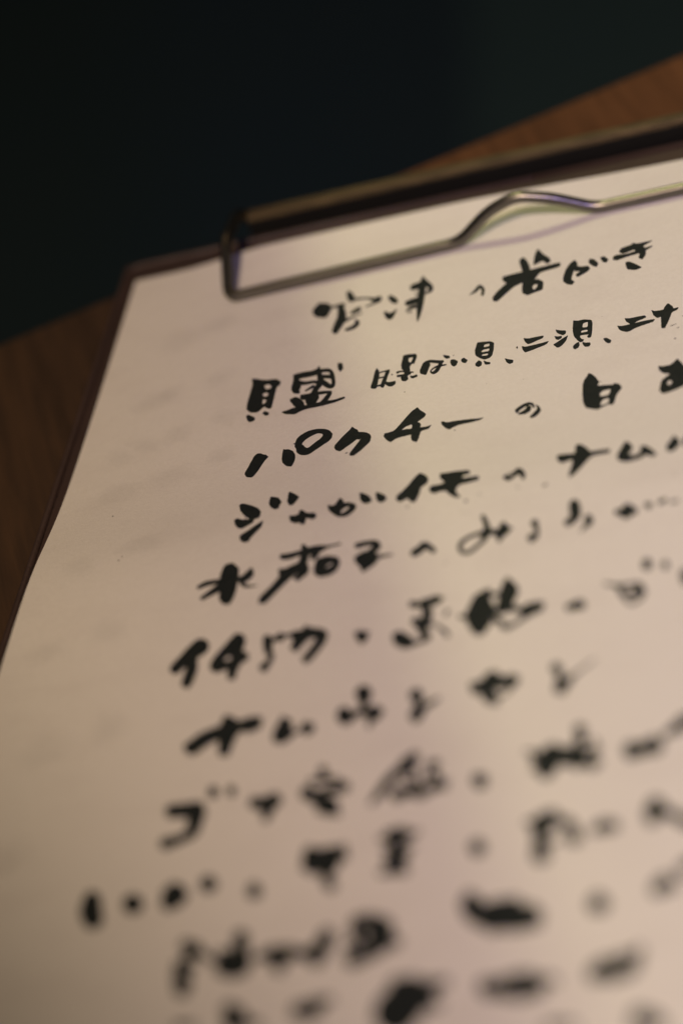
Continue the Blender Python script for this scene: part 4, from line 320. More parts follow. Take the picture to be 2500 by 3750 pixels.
 (8, 0.2, ['S3290,-10420 3323,-10436 3358,-10453 3398,-10470 3442,-10479 3483,-10475 3515,-10464 3540,-10451 3564,-10441|3279,-10254 3313,-10262 3346,-10269 3372,-10273 3389,-10273 3402,-10269 3420,-10261 3443,-10249 3468,-10237|3232,-10319 3569,-10316', 'S3376,-10367 3381,-10407 3386,-10448 3391,-10487 3396,-10519 3401,-10543 3405,-10560 3410,-10573 3414,-10587|3534,-10448 3526,-10481 3517,-10515 3508,-10546 3501,-10570 3496,-10586 3491,-10597 3487,-10606 3482,-10617|3459,-10332 3448,-10635']),
 (8, 0.2, ['S3794,-10396 3820,-10412 3850,-10435 3894,-10463 3946,-10477 3990,-10462 4019,-10436 4043,-10412 4069,-10397 4105,-10391 4148,-10391 4194,-10393 4241,-10394|3850,-10227 3878,-10257 3901,-10285 3911,-10300 3913,-10307 3923,-10311 3948,-10304 3981,-10288 4021,-10274 4064,-10264 4108,-10254 4152,-10244 4195,-10235|3760,-10257 4262,-10310', 'S3899,-10032 3910,-10060 3920,-10088 3931,-10116 3941,-10144|4008,-10039 4009,-10067 4010,-10094 4011,-10121 4012,-10149|3941,-9975 3985,-10185', 'S3977,-10510 4009,-10545 4040,-10579 4056,-10602 4040,-10584 4029,-10523 4036,-10522 4036,-10551 4034,-10583|4003,-10391 4036,-10403 4075,-10416 4119,-10440 4173,-10504 4192,-10609 4170,-10653 4148,-10667 4131,-10678|3948,-10420 4065,-10671', 'S3862,-10447 3902,-10484 3942,-10521 3982,-10558 4022,-10595|3895,-10361 3935,-10399 3975,-10436 4015,-10473 4054,-10510|3846,-10374 4070,-10582', 'S3854,-10208 3926,-10216 3998,-10224 4069,-10232 4140,-10240|3839,-10122 3911,-10133 3984,-10144 4056,-10155 4128,-10166|3821,-10162 4156,-10206', 'S3973,-10624 4028,-10646 4083,-10667 4138,-10689 4193,-10710|3972,-10545 4028,-10569 4083,-10593 4138,-10617 4193,-10642|3947,-10574 4215,-10685']),
 (8, 0.2, ['S4840,-9993 4815,-10013 4790,-10032 4767,-10051 4748,-10069 4737,-10089 4728,-10111 4721,-10134 4712,-10158|4927,-10096 4917,-10134 4909,-10174 4898,-10211 4885,-10243 4868,-10265 4849,-10278 4830,-10287 4812,-10298|4905,-10008 4731,-10267', 'S4679,-10179 4656,-10212 4632,-10245 4609,-10280 4588,-10316 4570,-10355 4554,-10394 4541,-10431 4528,-10464 4517,-10494 4506,-10522 4495,-10549 4483,-10577|4763,-10287 4740,-10320 4717,-10354 4695,-10386 4675,-10417 4656,-10448 4638,-10481 4619,-10513 4599,-10543 4579,-10568 4559,-10587 4540,-10605 4521,-10624|4744,-10200 4492,-10615', 'S4777,-10640 4804,-10623 4830,-10604 4852,-10591 4867,-10585 4879,-10590 4898,-10605 4930,-10627 4970,-10643 5007,-10642 5037,-10632 5064,-10619 5089,-10604 5115,-10588 5139,-10571 5160,-10553 5181,-10537|4702,-10463 4732,-10456 4763,-10446 4799,-10438 4840,-10435 4883,-10446 4918,-10463 4941,-10474 4953,-10478 4968,-10481 4989,-10483 5012,-10482 5034,-10477 5053,-10467 5073,-10453 5093,-10435 5114,-10417|4693,-10572 5177,-10454', 'S5063,-10275 5081,-10271 5098,-10268 5115,-10264 5132,-10260|5037,-10139 5056,-10144 5074,-10149 5093,-10153 5112,-10158|5011,-10206 5151,-10210', 'S5080,-10348 5090,-10374 5100,-10398 5109,-10420 5117,-10441 5126,-10464 5137,-10491 5149,-10521 5162,-10551|5126,-10311 5141,-10332 5157,-10352 5173,-10376 5189,-10406 5202,-10438 5211,-10471 5220,-10502 5228,-10533|5086,-10300 5208,-10581', 'S4871,-10245 4885,-10294 4898,-10342 4912,-10391 4926,-10439|4905,-10238 4922,-10286 4938,-10334 4955,-10382 4971,-10430|4882,-10221 4957,-10461', 'S4813,-10382 4851,-10404 4890,-10426 4928,-10448 4966,-10469|4820,-10320 4858,-10342 4897,-10365 4935,-10387 4973,-10409|4796,-10339 4989,-10450', 'S5006,-10265 5007,-10296 5007,-10327 5008,-10358 5008,-10390|5044,-10278 5045,-10310 5045,-10341 5045,-10372 5046,-10403|5025,-10252 5027,-10416', 'S4992,-10387 5022,-10380 5052,-10373 5082,-10365 5112,-10358|4973,-10331 5003,-10323 5033,-10316 5064,-10309 5094,-10302|4967,-10363 5118,-10326', 'S5222,-10436 5222,-10467 5222,-10498 5222,-10529 5223,-10559|5251,-10447 5252,-10478 5252,-10508 5252,-10539 5252,-10570|5236,-10426 5238,-10580']),
 (8, 0.2, ['S5484,-10491 5490,-10521 5498,-10555 5514,-10597 5577,-10652 5638,-10610 5640,-10568 5635,-10536 5631,-10509|5556,-10443 5576,-10466 5595,-10490 5605,-10495 5562,-10462 5515,-10490 5522,-10492 5534,-10473 5546,-10454|5497,-10421 5596,-10440']),
 (8, 0.2, ['S6427,-10041 6436,-10068 6445,-10099 6455,-10132 6467,-10167 6481,-10199 6496,-10223 6507,-10239 6516,-10253|6558,-10057 6555,-10085 6552,-10111 6549,-10132 6547,-10145 6547,-10152 6552,-10160 6561,-10174 6571,-10191|6485,-9974 6567,-10259', 'S6184,-10202 6165,-10217 6144,-10232 6122,-10260 6105,-10303 6099,-10356 6101,-10412 6106,-10467 6111,-10519|6343,-10370 6339,-10404 6337,-10435 6337,-10459 6334,-10479 6322,-10504 6305,-10536 6286,-10575 6267,-10613|6298,-10212 6176,-10645', 'S6097,-10444 6131,-10449 6165,-10454 6199,-10460 6233,-10465|6071,-10278 6104,-10276 6138,-10274 6171,-10273 6204,-10271|6037,-10359 6273,-10371', 'S6288,-10481 6334,-10494 6380,-10507 6420,-10519 6447,-10526 6452,-10524 6447,-10513 6455,-10514 6471,-10524|6281,-10237 6326,-10249 6373,-10260 6419,-10273 6461,-10290 6498,-10315 6527,-10350 6537,-10371 6541,-10384|6213,-10340 6554,-10507', 'S6428,-10228 6430,-10303 6432,-10378 6434,-10453 6436,-10527|6528,-10256 6530,-10331 6531,-10405 6533,-10480 6535,-10554|6477,-10187 6487,-10594', 'S6653,-10636 6667,-10623 6680,-10609 6694,-10596 6707,-10582|6599,-10460 6618,-10464 6637,-10467 6656,-10471 6675,-10475|6579,-10563 6720,-10520', 'S6564,-10428 6596,-10420 6628,-10413 6660,-10405 6692,-10398|6539,-10318 6573,-10317 6606,-10317 6640,-10316 6674,-10315|6521,-10377 6705,-10354', 'S5977,-10268 6003,-10276 6029,-10284 6054,-10293 6080,-10301|5974,-10223 6000,-10226 6025,-10229 6050,-10232 6076,-10235|5963,-10243 6097,-10272', 'S6067,-10520 6092,-10515 6117,-10511 6142,-10506 6167,-10501|6051,-10466 6076,-10458 6100,-10451 6124,-10443 6148,-10436|6045,-10496 6176,-10464', 'S6345,-10281 6349,-10334 6354,-10386 6358,-10439 6363,-10491|6416,-10297 6418,-10349 6419,-10401 6421,-10452 6422,-10504|6378,-10250 6394,-10530', 'S6589,-10550 6590,-10527 6592,-10504 6593,-10482 6595,-10459|6530,-10518 6535,-10497 6539,-10475 6544,-10454 6548,-10433|6555,-10564 6575,-10421', 'S6620,-10228 6624,-10280 6627,-10333 6631,-10385 6634,-10437|6668,-10238 6669,-10290 6671,-10342 6672,-10394 6674,-10446|6642,-10207 6655,-10463']),
 (8, 0.2, ['S6999,-10575 7028,-10567 7059,-10560 7094,-10553 7131,-10549 7169,-10546 7205,-10545 7238,-10546 7270,-10547|6983,-10320 7016,-10338 7047,-10358 7074,-10374 7097,-10378 7117,-10368 7137,-10347 7159,-10319 7184,-10294|6918,-10435 7293,-10392', 'S7089,-10445 7122,-10445 7155,-10444 7188,-10444 7222,-10444|7070,-10353 7101,-10345 7133,-10337 7165,-10329 7197,-10322|7054,-10402 7243,-10379', 'S7319,-10348 7352,-10341 7386,-10334 7419,-10327 7449,-10317 7473,-10305 7490,-10294 7502,-10286 7515,-10277 7537,-10262 7563,-10242 7592,-10221 7621,-10200|7291,-10278 7317,-10252 7343,-10224 7367,-10199 7386,-10177 7397,-10160 7405,-10145 7419,-10126 7441,-10107 7470,-10091 7502,-10078 7535,-10066 7567,-10053|7287,-10323 7632,-10106']),
 (9, 0.2, ['S1711,-11240 1705,-11282 1698,-11326 1694,-11377 1700,-11436 1718,-11497 1741,-11546 1761,-11582 1778,-11613|1891,-11306 1905,-11356 1918,-11405 1930,-11445 1939,-11470 1944,-11485 1949,-11506 1959,-11538 1971,-11575|1794,-11188 1920,-11701', 'S2133,-11416 2138,-11432 2144,-11448 2149,-11465 2154,-11481|2338,-11409 2343,-11425 2348,-11441 2353,-11458 2359,-11474|2200,-11303 2291,-11585']),
 (9, 0.2, ['S2562,-11273 2550,-11290 2538,-11305 2528,-11316 2524,-11327 2525,-11345 2527,-11372 2529,-11404 2531,-11435|2776,-11425 2778,-11450 2781,-11478 2780,-11508 2772,-11538 2755,-11561 2733,-11574 2710,-11582 2689,-11591|2689,-11259 2580,-11573', 'S2694,-11343 2680,-11362 2666,-11382 2652,-11401 2637,-11420|2805,-11474 2790,-11493 2776,-11512 2762,-11531 2748,-11550|2778,-11370 2664,-11523', 'S2904,-11345 2912,-11359 2919,-11372 2927,-11386 2934,-11399|3044,-11268 3051,-11281 3059,-11295 3066,-11308 3074,-11322|2927,-11221 3051,-11446']),
 (9, 0.2, ['S3400,-11453 3399,-11474 3397,-11500 3401,-11534 3459,-11621 3554,-11603 3553,-11567 3544,-11538 3537,-11514|3523,-11461 3534,-11485 3546,-11510 3553,-11518 3505,-11452 3419,-11464 3429,-11472 3447,-11465 3463,-11458|3447,-11393 3509,-11455']),
 (9, 0.2, ['S3893,-11100 3893,-11126 3893,-11160 3899,-11215 3938,-11307 4009,-11369 4050,-11385 4062,-11391 4049,-11383 4046,-11378 4061,-11395 4085,-11425 4110,-11457|4070,-11154 4073,-11187 4075,-11216 4076,-11218 4055,-11173 4019,-11136 4025,-11131 4065,-11139 4125,-11176 4172,-11232 4198,-11280 4216,-11319 4233,-11354|3976,-11038 4221,-11484', 'S4098,-11329 4132,-11323 4168,-11318 4201,-11311 4231,-11303 4255,-11293 4274,-11280 4290,-11267 4306,-11255|4023,-11087 4059,-11084 4095,-11081 4129,-11079 4159,-11078 4184,-11081 4206,-11085 4228,-11090 4251,-11095|3991,-11217 4324,-11165', 'S4163,-11166 4152,-11196 4141,-11225 4129,-11254 4118,-11283|4303,-11275 4296,-11308 4290,-11341 4283,-11374 4277,-11406|4251,-11159 4178,-11415', 'S4144,-11550 4157,-11572 4170,-11594 4182,-11616 4195,-11638|4227,-11483 4241,-11504 4255,-11524 4269,-11545 4283,-11566|4153,-11463 4273,-11658', 'S4249,-11122 4259,-11157 4269,-11192 4278,-11227 4288,-11261|4329,-11121 4336,-11156 4344,-11191 4351,-11225 4359,-11260|4278,-11078 4333,-11299', 'S3908,-11323 3936,-11348 3964,-11372 3992,-11397 4020,-11422|3927,-11257 3956,-11277 3985,-11296 4015,-11315 4044,-11334|3893,-11272 4064,-11403']),
 (9, 0.2, ['S4725,-11109 4757,-11131 4791,-11155 4824,-11176 4856,-11190 4884,-11193 4905,-11187 4918,-11178 4931,-11170|4719,-10977 4750,-10974 4782,-10971 4811,-10968 4832,-10967 4846,-10970 4858,-10977 4874,-10985 4892,-10992|4681,-11030 4964,-11081', 'S4761,-10993 4751,-11022 4741,-11051 4731,-11080 4721,-11109|4883,-11067 4883,-11102 4883,-11137 4883,-11172 4883,-11207|4831,-10972 4790,-11235', 'S4965,-11138 4980,-11128 4995,-11119 5010,-11109 5025,-11099|4930,-11061 4947,-11055 4964,-11050 4981,-11044 4998,-11038|4927,-11110 5028,-11061', 'S4776,-11271 4756,-11289 4734,-11309 4716,-11345 4717,-11412 4748,-11484 4784,-11523 4811,-11540 4830,-11550 4849,-11562 4868,-11574 4884,-11582 4900,-11590|4857,-11314 4871,-11352 4886,-11388 4900,-11406 4906,-11388 4895,-11360 4889,-11360 4897,-11380 4909,-11403 4919,-11421 4927,-11436 4938,-11453 4951,-11471|4820,-11254 4969,-11572', 'S4866,-11477 4890,-11455 4914,-11433 4939,-11410 4963,-11388|4791,-11330 4822,-11319 4852,-11309 4883,-11299 4914,-11289|4790,-11426 4964,-11323', 'S4698,-11559 4729,-11565 4759,-11570 4789,-11576 4820,-11582|4685,-11496 4713,-11492 4741,-11487 4769,-11482 4797,-11477|4673,-11528 4840,-11530', 'S4640,-11112 4663,-11124 4685,-11136 4707,-11148 4729,-11160|4643,-11052 4665,-11060 4688,-11068 4710,-11076 4732,-11084|4622,-11073 4755,-11133', 'S4719,-11290 4786,-11290 4853,-11291 4920,-11291 4987,-11292|4703,-11210 4771,-11214 4839,-11219 4907,-11223 4974,-11228|4687,-11249 5000,-11261']),
 (9, 0.2, ['S5533,-11391 5538,-11406 5544,-11421 5549,-11435 5555,-11450|5658,-11323 5666,-11337 5673,-11350 5681,-11364 5688,-11378|5561,-11281 5658,-11494']),
 (9, 0.2, ['S6263,-11048 6237,-11053 6209,-11058 6181,-11066 6155,-11082 6134,-11105 6119,-11130 6109,-11152 6100,-11172|6350,-11194 6338,-11224 6326,-11255 6317,-11282 6310,-11303 6304,-11318 6295,-11332 6283,-11349 6271,-11368|6343,-11087 6142,-11346', 'S6109,-11289 6116,-11330 6124,-11370 6131,-11410 6135,-11450 6135,-11488 6132,-11526 6128,-11564 6125,-11601|6280,-11324 6277,-11362 6275,-11400 6273,-11439 6274,-11477 6279,-11517 6287,-11557 6295,-11597 6304,-11637|6189,-11215 6220,-11713', 'S6316,-11215 6347,-11242 6377,-11269 6403,-11293 6421,-11311 6434,-11324 6449,-11339 6467,-11360 6488,-11383|6329,-11139 6362,-11149 6396,-11159 6432,-11173 6468,-11196 6497,-11231 6516,-11267 6529,-11298 6541,-11326|6298,-11162 6536,-11389', 'S6486,-11530 6496,-11533 6506,-11535 6516,-11538 6526,-11541|6500,-11341 6510,-11347 6519,-11353 6529,-11358 6539,-11364|6434,-11411 6588,-11476', 'S6056,-11204 6083,-11203 6109,-11203 6136,-11202 6162,-11201|6041,-11141 6066,-11135 6091,-11129 6117,-11123 6142,-11117|6031,-11175 6176,-11156', 'S6281,-11485 6307,-11482 6333,-11479 6358,-11475 6384,-11472|6269,-11436 6295,-11432 6321,-11429 6346,-11426 6372,-11422|6261,-11463 6392,-11445']),
 (9, 0.2, ['S6716,-11446 6741,-11443 6766,-11440 6786,-11439 6801,-11440 6814,-11442 6830,-11444 6852,-11448 6876,-11452|6676,-11337 6695,-11321 6714,-11302 6738,-11286 6768,-11275 6800,-11275 6828,-11283 6852,-11293 6874,-11300|6667,-11404 6920,-11388']),
 (9, 0.2, ['S7185,-11119 7175,-11147 7165,-11177 7155,-11209 7148,-11243 7146,-11277 7149,-11307 7154,-11331 7158,-11353|7340,-11243 7331,-11272 7322,-11302 7314,-11328 7308,-11346 7301,-11358 7294,-11370 7286,-11386 7278,-11404|7287,-11104 7212,-11441', 'S7279,-11339 7312,-11356 7347,-11372 7378,-11387 7404,-11404 7423,-11422 7440,-11444 7459,-11469 7484,-11495 7511,-11517 7539,-11538 7566,-11558 7594,-11578|7303,-11207 7336,-11229 7369,-11252 7403,-11275 7435,-11299 7465,-11322 7490,-11344 7511,-11363 7531,-11381 7554,-11403 7579,-11427 7604,-11452 7630,-11477|7250,-11249 7644,-11555']),
 (10, 0.2, ['S2848,-12108 2859,-12130 2872,-12153 2887,-12178 2908,-12202 2930,-12220 2950,-12231 2966,-12238 2981,-12244|2911,-12004 2930,-12015 2949,-12026 2965,-12033 2975,-12038 2982,-12043 2991,-12052 3004,-12065 3019,-12078|2833,-12008 3063,-12205', 'S2885,-12201 2865,-12235 2843,-12271 2823,-12312 2810,-12362 2816,-12427 2834,-12480 2841,-12501 2839,-12501 2842,-12511 2848,-12536 2855,-12568 2862,-12602|2968,-12263 2963,-12311 2958,-12358 2956,-12397 2961,-12419 2967,-12416 2975,-12416 2997,-12447 3021,-12501 3029,-12552 3029,-12590 3026,-12621 3024,-12650|2936,-12199 2949,-12701', 'S3078,-12266 3106,-12282 3134,-12297 3162,-12312 3189,-12328|3084,-12211 3112,-12226 3140,-12241 3168,-12257 3196,-12272|3060,-12227 3213,-12311', 'S2840,-12350 2885,-12363 2930,-12376 2975,-12389 3019,-12401|2831,-12249 2876,-12262 2921,-12275 2966,-12288 3010,-12301|2801,-12289 3049,-12361', 'S2967,-12099 2999,-12136 3031,-12173 3063,-12210 3094,-12247|3003,-12052 3035,-12089 3067,-12126 3098,-12163 3130,-12200|2963,-12050 3134,-12248']),
 (10, 0.2, ['S3344,-12032 3350,-12075 3356,-12118 3362,-12161 3367,-12204|3504,-12066 3509,-12109 3515,-12152 3521,-12194 3526,-12237|3413,-11971 3457,-12298', 'S3357,-12210 3338,-12233 3322,-12252 3316,-12252 3327,-12241 3340,-12242 3330,-12250 3302,-12256 3270,-12262|3570,-12402 3565,-12430 3560,-12466 3541,-12515 3494,-12557 3431,-12565 3380,-12551 3344,-12532 3313,-12516|3501,-12223 3208,-12376', 'S3491,-12318 3473,-12343 3456,-12367 3439,-12391 3422,-12416|3587,-12404 3580,-12436 3572,-12469 3565,-12502 3557,-12535|3556,-12323 3467,-12529', 'S3252,-12277 3287,-12291 3323,-12306 3359,-12320 3395,-12335|3245,-12177 3281,-12185 3317,-12193 3352,-12202 3388,-12210|3214,-12216 3433,-12286', 'S3634,-12393 3654,-12392 3675,-12390 3696,-12389 3716,-12387|3610,-12317 3631,-12315 3652,-12314 3672,-12312 3693,-12311|3599,-12357 3728,-12347']),
 (10, 0.2, ['S3690,-12396 3729,-12400 3767,-12402 3794,-12407 3789,-12411 3757,-12389 3748,-12385 3750,-12414 3756,-12450|3647,-12268 3679,-12255 3713,-12240 3755,-12229 3814,-12238 3882,-12300 3915,-12361 3931,-12397 3945,-12422|3631,-12337 3885,-12537', 'S3865,-12418 3903,-12421 3941,-12423 3978,-12426 4014,-12432 4048,-12439 4081,-12449 4115,-12460 4149,-12470|3840,-12250 3880,-12260 3919,-12271 3959,-12281 3998,-12291 4035,-12299 4070,-12307 4104,-12314 4137,-12321|3799,-12325 4192,-12409', 'S3805,-12334 3847,-12337 3889,-12341 3931,-12345 3973,-12348|3786,-12231 3829,-12238 3871,-12244 3914,-12250 3957,-12257|3763,-12279 3994,-12306', 'S3796,-12531 3814,-12545 3832,-12559 3850,-12573 3868,-12587|3855,-12455 3867,-12477 3879,-12499 3891,-12520 3903,-12542|3791,-12453 3906,-12589']),
 (10, 0.2, ['S4206,-12129 4193,-12168 4180,-12208 4167,-12244 4154,-12275 4140,-12299 4124,-12321 4108,-12344 4091,-12368|4356,-12239 4346,-12280 4336,-12322 4326,-12365 4315,-12406 4304,-12444 4294,-12478 4285,-12509 4276,-12540|4299,-12119 4149,-12528']),
 (10, 0.2, ['S4553,-12203 4587,-12212 4619,-12221 4651,-12229 4682,-12234 4718,-12235 4758,-12234 4800,-12232 4842,-12231|4518,-12008 4550,-12005 4581,-12000 4616,-11999 4656,-12005 4700,-12021 4745,-12043 4790,-12068 4833,-12091|4475,-12100 4883,-12173', 'S4734,-12237 4726,-12263 4720,-12282 4716,-12281 4714,-12281 4703,-12296 4681,-12321 4654,-12348 4625,-12372 4594,-12390 4561,-12406 4526,-12421 4490,-12436|4902,-12325 4904,-12349 4907,-12380 4901,-12430 4879,-12478 4845,-12510 4806,-12532 4766,-12550 4729,-12568 4692,-12586 4656,-12604 4620,-12621 4586,-12637|4828,-12203 4482,-12563', 'S4863,-12456 4884,-12460 4905,-12463 4926,-12466 4947,-12469|4858,-12285 4879,-12294 4900,-12304 4921,-12313 4943,-12323|4804,-12354 4992,-12411', 'S4534,-12252 4553,-12285 4571,-12317 4589,-12350 4608,-12383|4601,-12220 4615,-12255 4629,-12289 4643,-12324 4658,-12359|4549,-12197 4646,-12400', 'S4806,-12164 4805,-12190 4804,-12215 4802,-12241 4801,-12266|4907,-12207 4906,-12232 4904,-12258 4903,-12283 4902,-12309|4859,-12137 4849,-12335', 'S4470,-12162 4479,-12189 4487,-12220 4498,-12255 4519,-12292 4547,-12320 4575,-12337 4600,-12350 4623,-12363|4549,-12165 4552,-12194 4554,-12222 4556,-12241 4559,-12251 4567,-12260 4585,-12270 4608,-12281 4633,-12295|4501,-12122 4652,-12342', 'S4485,-12398 4509,-12387 4532,-12375 4555,-12364 4578,-12353|4450,-12325 4473,-12314 4497,-12303 4520,-12292 4543,-12281|4448,-12371 4581,-12307', 'S4659,-12222 4657,-12248 4656,-12273 4655,-12299 4654,-12324|4740,-12256 4738,-12282 4737,-12307 4736,-12332 4735,-12358|4701,-12201 4693,-12379']),
 (10, 0.2, ['S5522,-12000 5525,-12033 5527,-12065 5527,-12091 5525,-12100 5522,-12098 5524,-12114 5534,-12165 5562,-12230 5598,-12278 5631,-12309 5660,-12332 5686,-12352|5633,-11951 5654,-11975 5677,-12000 5699,-12030 5720,-12074 5732,-12125 5732,-12154 5727,-12149 5716,-12131 5715,-12135 5727,-12158 5747,-12189 5769,-12222|5550,-11911 5777,-12344', 'S5794,-12173 5820,-12175 5845,-12177 5872,-12179 5901,-12180 5934,-12180 5969,-12178 6005,-12176 6040,-12174|5774,-12061 5799,-12060 5824,-12059 5850,-12058 5878,-12058 5911,-12058 5947,-12059 5983,-12061 6020,-12062|5750,-12117 6063,-12118', 'S5778,-12422 5823,-12426 5868,-12430 5913,-12434 5954,-12439 5991,-12446 6026,-12455 6065,-12462 6106,-12462 6148,-12454 6186,-12441 6221,-12425 6255,-12411|5752,-12219 5797,-12224 5842,-12229 5886,-12233 5928,-12236 5966,-12237 5999,-12236 6028,-12234 6056,-12233 6086,-12231 6121,-12229 6159,-12225 6198,-12222|5702,-12315 6281,-12304', 'S5756,-12237 5802,-12253 5850,-12271 5897,-12286 5941,-12296 5978,-12297 6006,-12291 6026,-12285 6048,-12282 6080,-12283 6119,-12286 6160,-12290 6201,-12294|5753,-12145 5800,-12154 5847,-12163 5891,-12171 5926,-12175 5948,-12173 5967,-12169 5992,-12163 6026,-12160 6066,-12164 6107,-12170 6149,-12178 6190,-12184|5725,-12183 6229,-12244', 'S5860,-12164 5913,-12168 5966,-12172 6019,-12177 6071,-12181|5851,-12097 5904,-12102 5957,-12106 6010,-12110 6063,-12114|5835,-12129 6087,-12149', 'S5808,-12432 5871,-12446 5935,-12461 5998,-12474 6059,-12482 6115,-12482 6167,-12477 6216,-12469 6266,-12462|5803,-12350 5866,-12361 5929,-12372 5990,-12382 6047,-12390 6099,-12394 6150,-12395 6201,-12396 6253,-12397|5780,-12386 6279,-12429', 'S5823,-12467 5840,-12461 5858,-12455 5876,-12449 5893,-12443|5795,-12405 5811,-12395 5827,-12385 5843,-12375 5859,-12365|5792,-12445 5898,-12394', 'S5552,-12155 5593,-12160 5634,-12164 5673,-12169 5709,-12179 5743,-12196 5778,-12219 5814,-12245 5850,-12270|5549,-11991 5590,-12011 5632,-12031 5676,-12052 5720,-12075 5762,-12100 5801,-12125 5838,-12150 5874,-12174|5498,-12058 5895,-12245', 'S5792,-12258 5855,-12275 5918,-12292 5980,-12309 6042,-12326|5790,-12160 5853,-12178 5916,-12195 5978,-12212 6041,-12229|5760,-12201 6072,-12286']),
 (10, 0.2, ['S6786,-12400 6800,-12400 6814,-12399 6828,-12399 6842,-12398|6698,-12211 6707,-12198 6715,-12185 6723,-12172 6732,-12158|6691,-12337 6853,-12239']),
 (10, 0.2, ['S7318,-12296 7347,-12285 7377,-12275 7398,-12271 7400,-12270 7384,-12261 7382,-12248 7399,-12249 7421,-12253|7247,-12153 7267,-12127 7288,-12097 7316,-12069 7358,-12053 7410,-12069 7443,-12107 7454,-12136 7462,-12159|7244,-12253 7473,-12235', 'S7544,-12102 7568,-12082 7592,-12062 7616,-12042 7640,-12022|7479,-11979 7503,-11959 7527,-11939 7552,-11919 7576,-11899|7479,-12067 7641,-11934']),
 (11, 0.2, ['S3395,-12965 3414,-13003 3432,-13037 3433,-13051 3416,-13019 3415,-12980 3419,-12984 3413,-13010 3406,-13041|3488,-12857 3516,-12877 3550,-12901 3593,-12944 3634,-13029 3634,-13117 3611,-13160 3590,-13178 3574,-13193|3390,-12849 3459,-13180', 'S3592,-13153 3634,-13160 3676,-13166 3718,-13172 3759,-13179|3578,-13033 3621,-13046 3664,-13058 3706,-13071 3749,-13083|3544,-13084 3787,-13138']),
 (11, 0.2, ['S4109,-13132 4134,-13143 4161,-13157 4193,-13169 4229,-13173 4263,-13167 4290,-13155 4311,-13140 4331,-13128|4089,-12949 4114,-12947 4138,-12945 4155,-12942 4167,-12940 4181,-12940 4201,-12940 4227,-12939 4253,-12938|4038,-13028 4348,-13017', 'S4262,-13016 4299,-13017 4335,-13019 4372,-13020 4408,-13021|4241,-12918 4277,-12920 4314,-12921 4350,-12922 4387,-12923|4220,-12966 4428,-12973']),
 (11, 0.2, ['S4922,-12928 4906,-12963 4890,-12992 4875,-12999 4867,-12993 4863,-12996 4855,-13019 4840,-13056 4823,-13096|5244,-13046 5257,-13086 5273,-13132 5282,-13199 5276,-13277 5252,-13343 5223,-13388 5198,-13418 5176,-13447|5088,-12834 4920,-13413', 'S5188,-13085 5230,-13075 5274,-13065 5316,-13055 5355,-13044 5389,-13031 5417,-13018 5442,-13003 5468,-12990|5134,-12872 5181,-12876 5227,-12879 5272,-12882 5312,-12886 5345,-12888 5376,-12891 5406,-12893 5438,-12895|5096,-12984 5481,-12937', 'S5226,-13186 5259,-13180 5292,-13174 5326,-13168 5359,-13162|5189,-13002 5225,-13009 5261,-13016 5297,-13023 5333,-13030|5150,-13093 5387,-13097', 'S4998,-12984 5046,-12982 5094,-12979 5142,-12976 5189,-12974|4958,-12824 5007,-12821 5055,-12819 5103,-12816 5150,-12813|4929,-12907 5219,-12891', 'S5267,-13261 5309,-13254 5351,-13247 5392,-13240 5434,-13234|5240,-13156 5284,-13156 5328,-13156 5371,-13156 5415,-13155|5221,-13211 5449,-13193']),
 (11, 0.2, ['S5775,-13118 5784,-13134 5796,-13155 5822,-13182 5863,-13202 5901,-13201 5924,-13186 5939,-13169 5952,-13155|5837,-12974 5855,-12981 5870,-12985 5870,-12979 5858,-12972 5852,-12976 5862,-12984 5883,-12992 5904,-13000|5753,-13000 5974,-13068', 'S5934,-13068 5994,-13069 6055,-13069 6111,-13071 6154,-13073 6179,-13078 6191,-13082 6206,-13088 6226,-13096|5914,-12979 5971,-12968 6030,-12957 6086,-12947 6134,-12942 6172,-12945 6201,-12955 6219,-12964 6236,-12971|5897,-13026 6272,-13050', 'S6194,-13078 6193,-13105 6190,-13126 6178,-13115 6179,-13069 6193,-13054 6195,-13073 6186,-13102 6176,-13130|6304,-13038 6321,-13052 6342,-13071 6366,-13122 6364,-13203 6329,-13247 6294,-13255 6265,-13251 6239,-13247|6227,-12997 6175,-13211', 'S5897,-13184 5951,-13207 6006,-13231 6060,-13253 6110,-13268 6153,-13274 6189,-13272 6220,-13268 6251,-13265|5902,-13110 5957,-13130 6012,-13151 6063,-13169 6107,-13182 6142,-13187 6172,-13189 6203,-13188 6236,-13188|5875,-13137 6268,-13226', 'S5964,-13052 5966,-13089 5969,-13127 5972,-13165 5975,-13202|6026,-13062 6028,-13100 6031,-13138 6034,-13175 6037,-13213|5992,-13026 6008,-13238', 'S6103,-13148 6129,-13152 6155,-13157 6180,-13161 6206,-13165|6096,-13045 6122,-13049 6147,-13053 6173,-13058 6199,-13062|6067,-13091 6235,-13120', 'S5965,-13188 6000,-13199 6035,-13210 6070,-13221 6104,-13232|5968,-13087 6003,-13098 6038,-13109 6072,-13121 6107,-13132|5933,-13127 6139,-13193', 'S6341,-13088 6363,-13103 6385,-13117 6407,-13131 6429,-13146|6360,-13020 6382,-13035 6404,-13049 6426,-13064 6448,-13078|6327,-13039 6462,-13127']),
